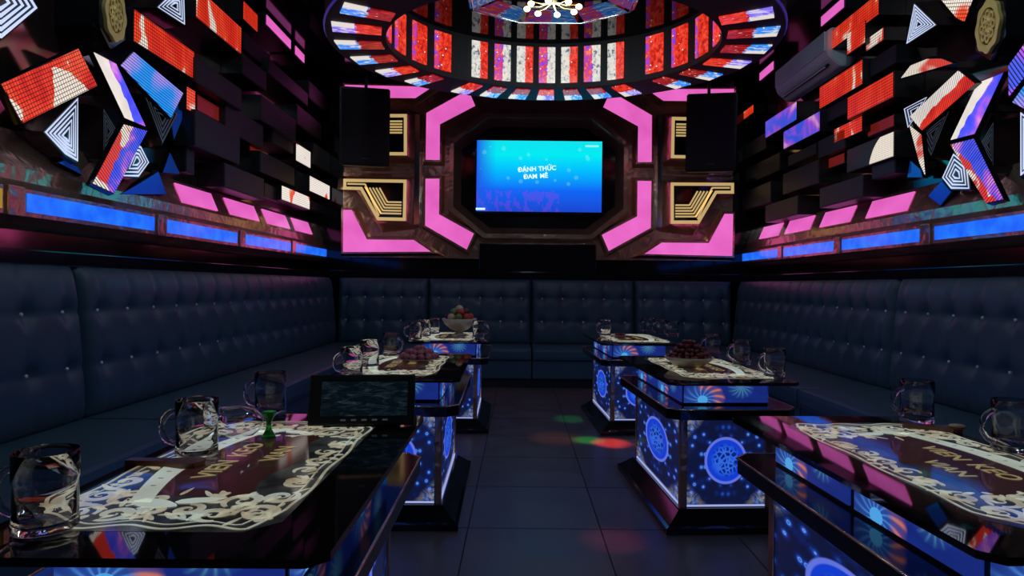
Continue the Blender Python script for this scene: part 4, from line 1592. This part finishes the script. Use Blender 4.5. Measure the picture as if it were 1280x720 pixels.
def build_table(label):
    t = thing('karaoke_table', label, 'table', (0, 0, 0), 0, 'lit tables in two rows')
    # stepped, flared base
    bm = bmesh.new()
    lv = [(0.300, 0.525, 0.0), (0.300, 0.525, 0.028), (0.285, 0.51, 0.034), (0.225, 0.45, 0.085), (0.225, 0.45, 0.092)]
    rings = [[bm.verts.new(p) for p in rect(0, 0, hx, hy, z)] for hx, hy, z in lv]
    for A, B in zip(rings, rings[1:]):
        for i in range(4):
            bm.faces.new([A[i], A[(i + 1) % 4], B[(i + 1) % 4], B[i]])
    bm.faces.new(rings[0][::-1])
    bm.faces.new(rings[-1])
    new_obj('base', mesh_from(bm), 'black_gloss', t)
    new_obj('cabinet', box_mesh((-0.200, -0.425, 0.09), (0.200, 0.425, 0.512)), 'black_satin', t)
    post = box_mesh((-0.016, -0.016, 0.09), (0.016, 0.016, 0.512), 0.003)
    post.materials.append(MATS['bronze_mirror'])
    for sx in (-1, 1):
        for sy in (-1, 1):
            new_obj('corner_post', post, None, t, (sx * 0.198, sy * 0.423, 0))
    for s in (-1, 1):
        m = 0.183
        y = s * 0.431
        new_obj('end_panel', prism_mesh([(-m, y, 0.105), (m, y, 0.105), (m, y, 0.505), (-m, y, 0.505)], (0, -s * 0.01, 0), uvax=(-s, 0, 0), uvnorm=True), 'blue_print', t)
        new_obj('light_strip', box_mesh((-m, min(y, y + s * 0.006), 0.096), (m, max(y, y + s * 0.006), 0.103)), 'edge_light', t)
        x = s * 0.206
        k = 0.405
        new_obj('side_panel', prism_mesh([(x, -k, 0.105), (x, k, 0.105), (x, k, 0.505), (x, -k, 0.505)], (-s * 0.01, 0, 0), uvax=(0, s, 0), uvnorm=True), 'blue_print', t)
        new_obj('light_strip', box_mesh((min(x, x + s * 0.006), -k, 0.096), (max(x, x + s * 0.006), k, 0.103)), 'edge_light', t)
        y = s * 0.425
        new_obj('band_panel', prism_mesh([(-0.195, y, 0.570), (0.195, y, 0.570), (0.195, y, 0.660), (-0.195, y, 0.660)], (0, -s * 0.01, 0), uvax=(-s, 0, 0), uvnorm=True), 'band_print', t)
        x = s * 0.206
        for a, b in ((-0.41, -0.012), (0.012, 0.41)):
            new_obj('band_panel', prism_mesh([(x, a, 0.570), (x, b, 0.570), (x, b, 0.660), (x, a, 0.660)], (-s * 0.01, 0, 0), uvax=(0, s, 0), uvnorm=True), 'band_print', t)
    new_obj('shelf', prism_mesh(rect(0, 0, 0.295, 0.535, 0.560, 0.05), (0, 0, -0.048)), 'black_gloss', t)
    new_obj('shelf_edge', tube_mesh([p for p in rect(0, 0, 0.296, 0.536, 0.558, 0.05)], 0.004, 6, True), 'bronze_mirror', t)
    new_obj('upper_box', box_mesh((-0.200, -0.418, 0.558), (0.200, 0.418, 0.667)), 'black_satin', t)
    top = new_obj('table_top', prism_mesh(rect(0, 0, TH, TL_, TZ, 0.03), (0, 0, -0.014)), 'table_glass', t)
    sh = -0.045
    new_obj('printed_ground', flat_mesh([[p.xy for p in rect(0, 0, 0.225, 0.44, 0, 0.05)]], TZ + 0.0004), 'charcoal_print', top, (sh, 0, 0))
    new_obj('printed_field', flat_mesh(maroon(), TZ + 0.0008), 'maroon_print', top, (sh, 0, 0))
    put_props(new_obj('printed_scrolls', flat_mesh(ornament(), TZ + 0.0012), 'cream_print', top, (sh, 0, 0)), 'cream baroque scrollwork print')
    new_obj('printed_banner', flat_mesh(banner(), TZ + 0.0016), 'banner_print', top, (sh, 0, 0))
    new_obj('printed_dashes', flat_mesh([leaf(-0.075 - 0.062 * math.cos(math.pi * y / 0.62), y, 0.007, 0.0025, 0.0) for y in (-0.2, -0.15, -0.1, -0.05, 0, 0.05, 0.1, 0.15, 0.2)], TZ + 0.0018), 'charcoal_print', top, (sh, 0, 0))
    for s, x, y, sz in (('VIEN', -0.035, -0.075, 0.066), ('KEO', -0.035, 0.09, 0.066), ('VIAN', 0.055, 0.06, 0.060)):
        new_obj('printed_lettering', text_mesh(s, sz, bold=0.001), 'letter_gold', top, (x + sh, y, TZ + 0.0018), (0, 0, math.pi / 2))
    return t


g = NT('table_glass')
g.base((0.008, 0.007, 0.008), 0.03, 0.0, **{'IOR': 2.0})
TABLES = [
    ('lit blue table holding the tablet, three mugs and a fallen glass', -0.595, 1.515, 0.0, 0.008),
    ('lit blue table with a plate of rose-coloured fruit and three mugs', -0.572, 3.375, 0.0, 0.02),
    ('lit blue table with the footed bowl of mixed fruit', -0.530, 5.255, 0.0, 0.02),
    ('lit blue table with two glass mugs and a knobbed wooden paddle', 1.018, 1.565, math.pi, 0.048),
    ('lit blue table with a bowl heaped with dark red grapes', 0.935, 3.375, math.pi, 0.055),
    ('lit blue table with a small saucer of red berries', 0.890, 5.255, math.pi, 0.045),
]
proto = build_table(TABLES[0][0])
for i, (lab, x, y, rz, tw) in enumerate(TABLES):
    t = proto if i == 0 else copy_tree(proto, label=lab)
    t.location = (x, y, 0)
    t.rotation_euler = (0, 0, tw + rz)

TOP = TZ + 0.002


def on_top(px, py, z=TOP):
    return at_z(px, py, z)


# ------------------------------------------------------------------ glass mugs
def mug_mesh():
    prof = [(0, 0.0), (0.046, 0.0), (0.0485, 0.003), (0.0485, 0.016), (0.047, 0.020), (0.047, 0.080), (0.049, 0.086), (0.049, 0.131), (0.0482, 0.132), (0.0474, 0.131), (0.0474, 0.087), (0.0453, 0.081), (0.0453, 0.018), (0.043, 0.013), (0, 0.012)]
    return mesh_from(lathe_bm(prof, 24), True)


MUG = mug_mesh()
MUG.materials.append(MATS['glass'])
hp = []
for k in range(13):
    a = -math.pi / 2 + math.pi * k / 12
    hp.append((-0.046 - 0.036 * math.cos(a), 0, 0.064 + 0.040 * math.sin(a)))
HANDLE = tube_mesh(hp, 0.0075, 8)
HANDLE.materials.append(MATS['glass'])


def mug(px, py, ang, label, scale=1.0):
    p = on_top(px, py)
    r = thing('beer_mug', label, 'mug', p, ang, 'clear glass mugs on the tables')
    new_obj('glass_body', MUG, None, r)
    new_obj('handle', HANDLE, None, r)
    r.scale = (scale,) * 3
    return r


for px, py, an, lab in (
        (57, 660, 0.1, 'clear glass mug at the bare end of the tablet table'),
        (246, 566, 0.15, 'clear glass mug beside the fallen stemmed glass'),
        (338, 516, 0.0, 'clear glass mug standing behind the fallen stemmed glass'),
        (440, 470, 0.5, 'glass mug by the rose fruit plate, standing closest to the tablet'),
        (462, 457, 0.3, 'middle glass mug of three beside the rose fruit plate'),
        (488, 444, 2.8, 'glass mug by the rose fruit plate, standing closest to the footed bowl'),
        (519, 424, 0.3, None), (531, 420, 0.3, None), (543, 417, 0.3, None), (598, 421, 2.9, 'lone glass mug on the aisle side of the footed fruit bowl'),
        (1146, 527, 0.1, 'glass mug beside the wooden paddle'),
        (1266, 563, 0.0, 'glass mug on the knobbed paddle table, apart from the paddle'),
        (891, 444, 0.2, 'glass mug close behind the bowl of grapes'),
        (927, 455, 0.1, 'middle glass mug on the grape table'),
        (968, 470, 0.1, 'glass mug at the outer corner of the grape table'),
        (811, 416, 0.2, 'glass mug nearest the saucer on the far table'),
        (826, 418, 0.2, 'middle glass mug of the row beside the saucer table edge'),
        (841, 421, 0.2, 'outermost glass mug beside the saucer table edge'),
        (757, 419, 0.2, 'lone glass mug on the aisle side of the saucer')):
    mug(px, py, an, lab or 'glass mug in the cluster beside the footed fruit bowl')

# fallen stemmed glass with a green stem
p = on_top(300, 548)
gob = thing('stemmed_glass', 'dark wine glass lying on its side with a bright green stem', 'glass', p + Vector((0, 0, 0.0)), 0.12)
prof = [(0.034, -0.080), (0.041, -0.045), (0.043, 0.0), (0.037, 0.034), (0.022, 0.052), (0.006, 0.060), (0.0, 0.060)]
prof += []
gm = lathe_bm(prof + [], 24)
bowl = mesh_from(gm, True)
o = new_obj('bowl', bowl, 'glass', gob, (0.0, 0, 0.045), (0, math.pi / 2, 0))
md = o.modifiers.new('solid', 'SOLIDIFY')
md.thickness = 0.002
st = [(0.0, 0.0), (0.016, 0.0), (0.013, 0.008), (0.006, 0.020), (0.0055, 0.036), (0.016, 0.056), (0.017, 0.060), (0.0, 0.062)]
new_obj('stem', mesh_from(lathe_bm(st, 18), True), 'green_glass', gob, (0.074, 0.0, 0.0), (0, 0, 0)).scale = (1.2, 1.2, 1.2)

# wooden paddles / trays at the table edge
def paddle(pa, pb, lab, tip=True):
    a, b = on_top(*pa), on_top(*pb)
    d = b - a
    L = d.length
    r = thing('wooden_paddle', lab, 'paddle', a, math.atan2(d.y, d.x), 'wooden paddles on the tables')
    outline = [(0, -0.012), (L * 0.55, -0.016), (L * 0.8, -0.030), (L * 0.95, -0.024), (L, 0.0), (L * 0.95, 0.024), (L * 0.8, 0.030), (L * 0.55, 0.016), (0, 0.012)]
    new_obj('blade', prism_mesh([Vector((x, y, 0.012)) for x, y in outline], (0, 0, -0.012)), 'wood', r)
    if tip:
        bm = bmesh.new()
        bmesh.ops.create_uvsphere(bm, u_segments=12, v_segments=8, radius=0.016)
        for v in bm.verts:
            v.co = Vector((v.co.x * 1.5 + L * 0.9, v.co.y, v.co.z * 0.5 + 0.015))
        new_obj('knob', mesh_from(bm, True), 'wood_tip', r)


paddle((1128, 534), (1204, 540), 'reddish brown wooden paddle with a pale knob lying beside a glass mug')
paddle((160, 580), (255, 582), 'reddish brown wooden paddle lying behind the near glass mugs', False)

# tablet / song screen
a, b = on_top(384, 535), on_top(518, 533)
d = b - a
tb = thing('song_tablet', 'black framed song tablet leaning on its foot at the table end', 'tablet', (a + b) / 2, math.atan2(d.y, d.x))
w2 = d.length / 2
rot = (-0.30, 0, 0)
cs = new_obj('casing', box_mesh((-w2, -0.004, 0.002), (w2, 0.020, 0.150), 0.006), 'black_satin', tb, (0, 0, 0.004), rot)
new_obj('screen', prism_mesh([(-w2 + 0.035, -0.006, 0.028), (w2 - 0.022, -0.006, 0.028), (w2 - 0.022, -0.006, 0.128), (-w2 + 0.035, -0.006, 0.128)], (0, 0.004, 0), uvax=(1, 0, 0), uvnorm=True), 'tablet_image', cs)
for k in range(5):
    new_obj('touch_button', box_mesh((-0.06 + 0.03 * k, -0.007, 0.014), (-0.045 + 0.03 * k, -0.003, 0.019)), 'dim_line', cs)
new_obj('stand', prism_mesh([Vector((-w2 * 0.7, 0.006, 0.0)), Vector((-w2 * 0.7, 0.10, 0.0)), Vector((-w2 * 0.7, 0.045, 0.11))], (w2 * 1.4, 0, 0)), 'black_satin', tb)

# ------------------------------------------------------------------ fruit
def bowl_obj(name, label, p, prof, mat, parent_group=None):
    r = new_obj(name, mesh_from(lathe_bm(prof, 32), True), mat, None, p)
    put_props(r, label, 'bowl')
    return r


pg = on_top(861, 458)
bowl_obj('fruit_bowl', 'shallow cream bowl heaped with dark red grapes', pg, [(r * 1.2, z * 1.2) for r, z in [(0, 0), (0.06, 0), (0.064, 0.006), (0.095, 0.028), (0.108, 0.042), (0.105, 0.044), (0.09, 0.032), (0.06, 0.012), (0, 0.010)]], 'porcelain')
bm = bmesh.new()
bmesh.ops.create_uvsphere(bm, u_segments=10, v_segments=7, radius=0.0138)
GR = mesh_from(bm, True)
GR.materials.append(MATS['grape_skin'])
R = random.Random(5)
cnt = 0
layers = [(0.088, 0.040, 24), (0.066, 0.041, 18), (0.040, 0.041, 11), (0.015, 0.042, 4), (0.076, 0.056, 20), (0.052, 0.058, 14), (0.026, 0.060, 7), (0.060, 0.073, 16), (0.036, 0.076, 9), (0.012, 0.078, 3), (0.042, 0.090, 10), (0.018, 0.093, 4), (0.020, 0.106, 4)]
for r, z, n in layers:
    for k in range(n):
        a = 2 * math.pi * k / n + R.uniform(-0.2, 0.2)
        o = new_obj('grape', GR, None, None, pg + 1.2 * Vector((r * math.cos(a), r * math.sin(a), z + R.uniform(-0.004, 0.004))) )
        o.scale = (R.uniform(0.85, 1.1),) * 3
        put_props(o, 'dark red grape heaped in the shallow cream bowl', 'grape', 'dark red grapes in the cream bowl')
pp = on_top(524, 451)
bowl_obj('fruit_plate', 'flat pale plate piled with rose-coloured fruit', pp, [(r * 1.15, z) for r, z in [(0, 0), (0.065, 0), (0.07, 0.004), (0.105, 0.016), (0.104, 0.018), (0.068, 0.008), (0, 0.006)]], 'porcelain')['category'] = 'plate'
bm = bmesh.new()
bmesh.ops.create_cube(bm, size=0.034)
bmesh.ops.bevel(bm, geom=bm.edges[:], offset=0.007, segments=2, affect='EDGES')
RF = mesh_from(bm, True)
RF.materials.append(MATS['rose_fruit'])
for r, z, n in ((0.078, 0.024, 15), (0.050, 0.024, 10), (0.020, 0.024, 4), (0.052, 0.042, 10), (0.024, 0.044, 5), (0.015, 0.058, 3)):
    for k in range(n):
        a = 2 * math.pi * k / n + R.uniform(-0.2, 0.2)
        o = new_obj('fruit_piece', RF, None, None, pp + 1.15 * Vector((r * math.cos(a), r * math.sin(a), z)), (R.uniform(0, 0.5), R.uniform(0, 0.5), R.uniform(0, 6)))
        put_props(o, 'rose-coloured fruit cube on the flat pale plate', 'fruit', 'rose fruit on the plate')
pf = on_top(574, 419)
bowl_obj('footed_bowl', 'cream footed bowl full of mixed fruit', pf, [(r * 1.15, z * 1.1) for r, z in [(0, 0), (0.060, 0), (0.058, 0.008), (0.030, 0.016), (0.026, 0.030), (0.06, 0.045), (0.105, 0.085), (0.128, 0.125), (0.124, 0.127), (0.095, 0.088), (0.03, 0.045), (0, 0.042)]], 'porcelain')
bm = bmesh.new()
bmesh.ops.create_icosphere(bm, subdivisions=2, radius=0.0325)
FB = mesh_from(bm, True)
mats = ['fruit_red', 'fruit_cream', 'fruit_dark', 'fruit_green', 'fruit_red', 'fruit_dark', 'fruit_cream']
FMS = {}
for m in set(mats):
    c = FB.copy()
    c.materials.append(MATS[m])
    FMS[m] = c
names = {'fruit_red': 'red round fruit in the footed bowl', 'fruit_cream': 'cream round fruit in the footed bowl', 'fruit_dark': 'dark maroon round fruit in the footed bowl', 'fruit_green': 'green round fruit in the footed bowl'}
i = 0
for r, z, n in ((0.078, 0.136, 8), (0.030, 0.125, 3), (0.048, 0.172, 5), (0.0, 0.196, 1)):
    for k in range(n):
        a = 2 * math.pi * k / n + 0.4 * r
        m = mats[(i * 3 + k) % len(mats)]
        o = new_obj('round_fruit', FMS[m], None, None, pf + 1.12 * Vector((r * math.cos(a), r * math.sin(a), z)))
        put_props(o, names[m], 'fruit', 'fruit in the footed bowl')
        i += 1
ps = on_top(775, 421)
bowl_obj('saucer', 'small pale saucer with red fruit on the far table', ps, [(0, 0), (0.04, 0), (0.075, 0.012), (0.074, 0.014), (0.04, 0.004), (0, 0.004)], 'porcelain')['category'] = 'saucer'
for k in range(6):
    a = k * 1.05
    o = new_obj('red_berry', GR, None, None, ps + Vector((0.03 * math.cos(a), 0.03 * math.sin(a), 0.018)))
    put_props(o, 'small red berry on the pale saucer', 'berry', 'berries on the saucer')
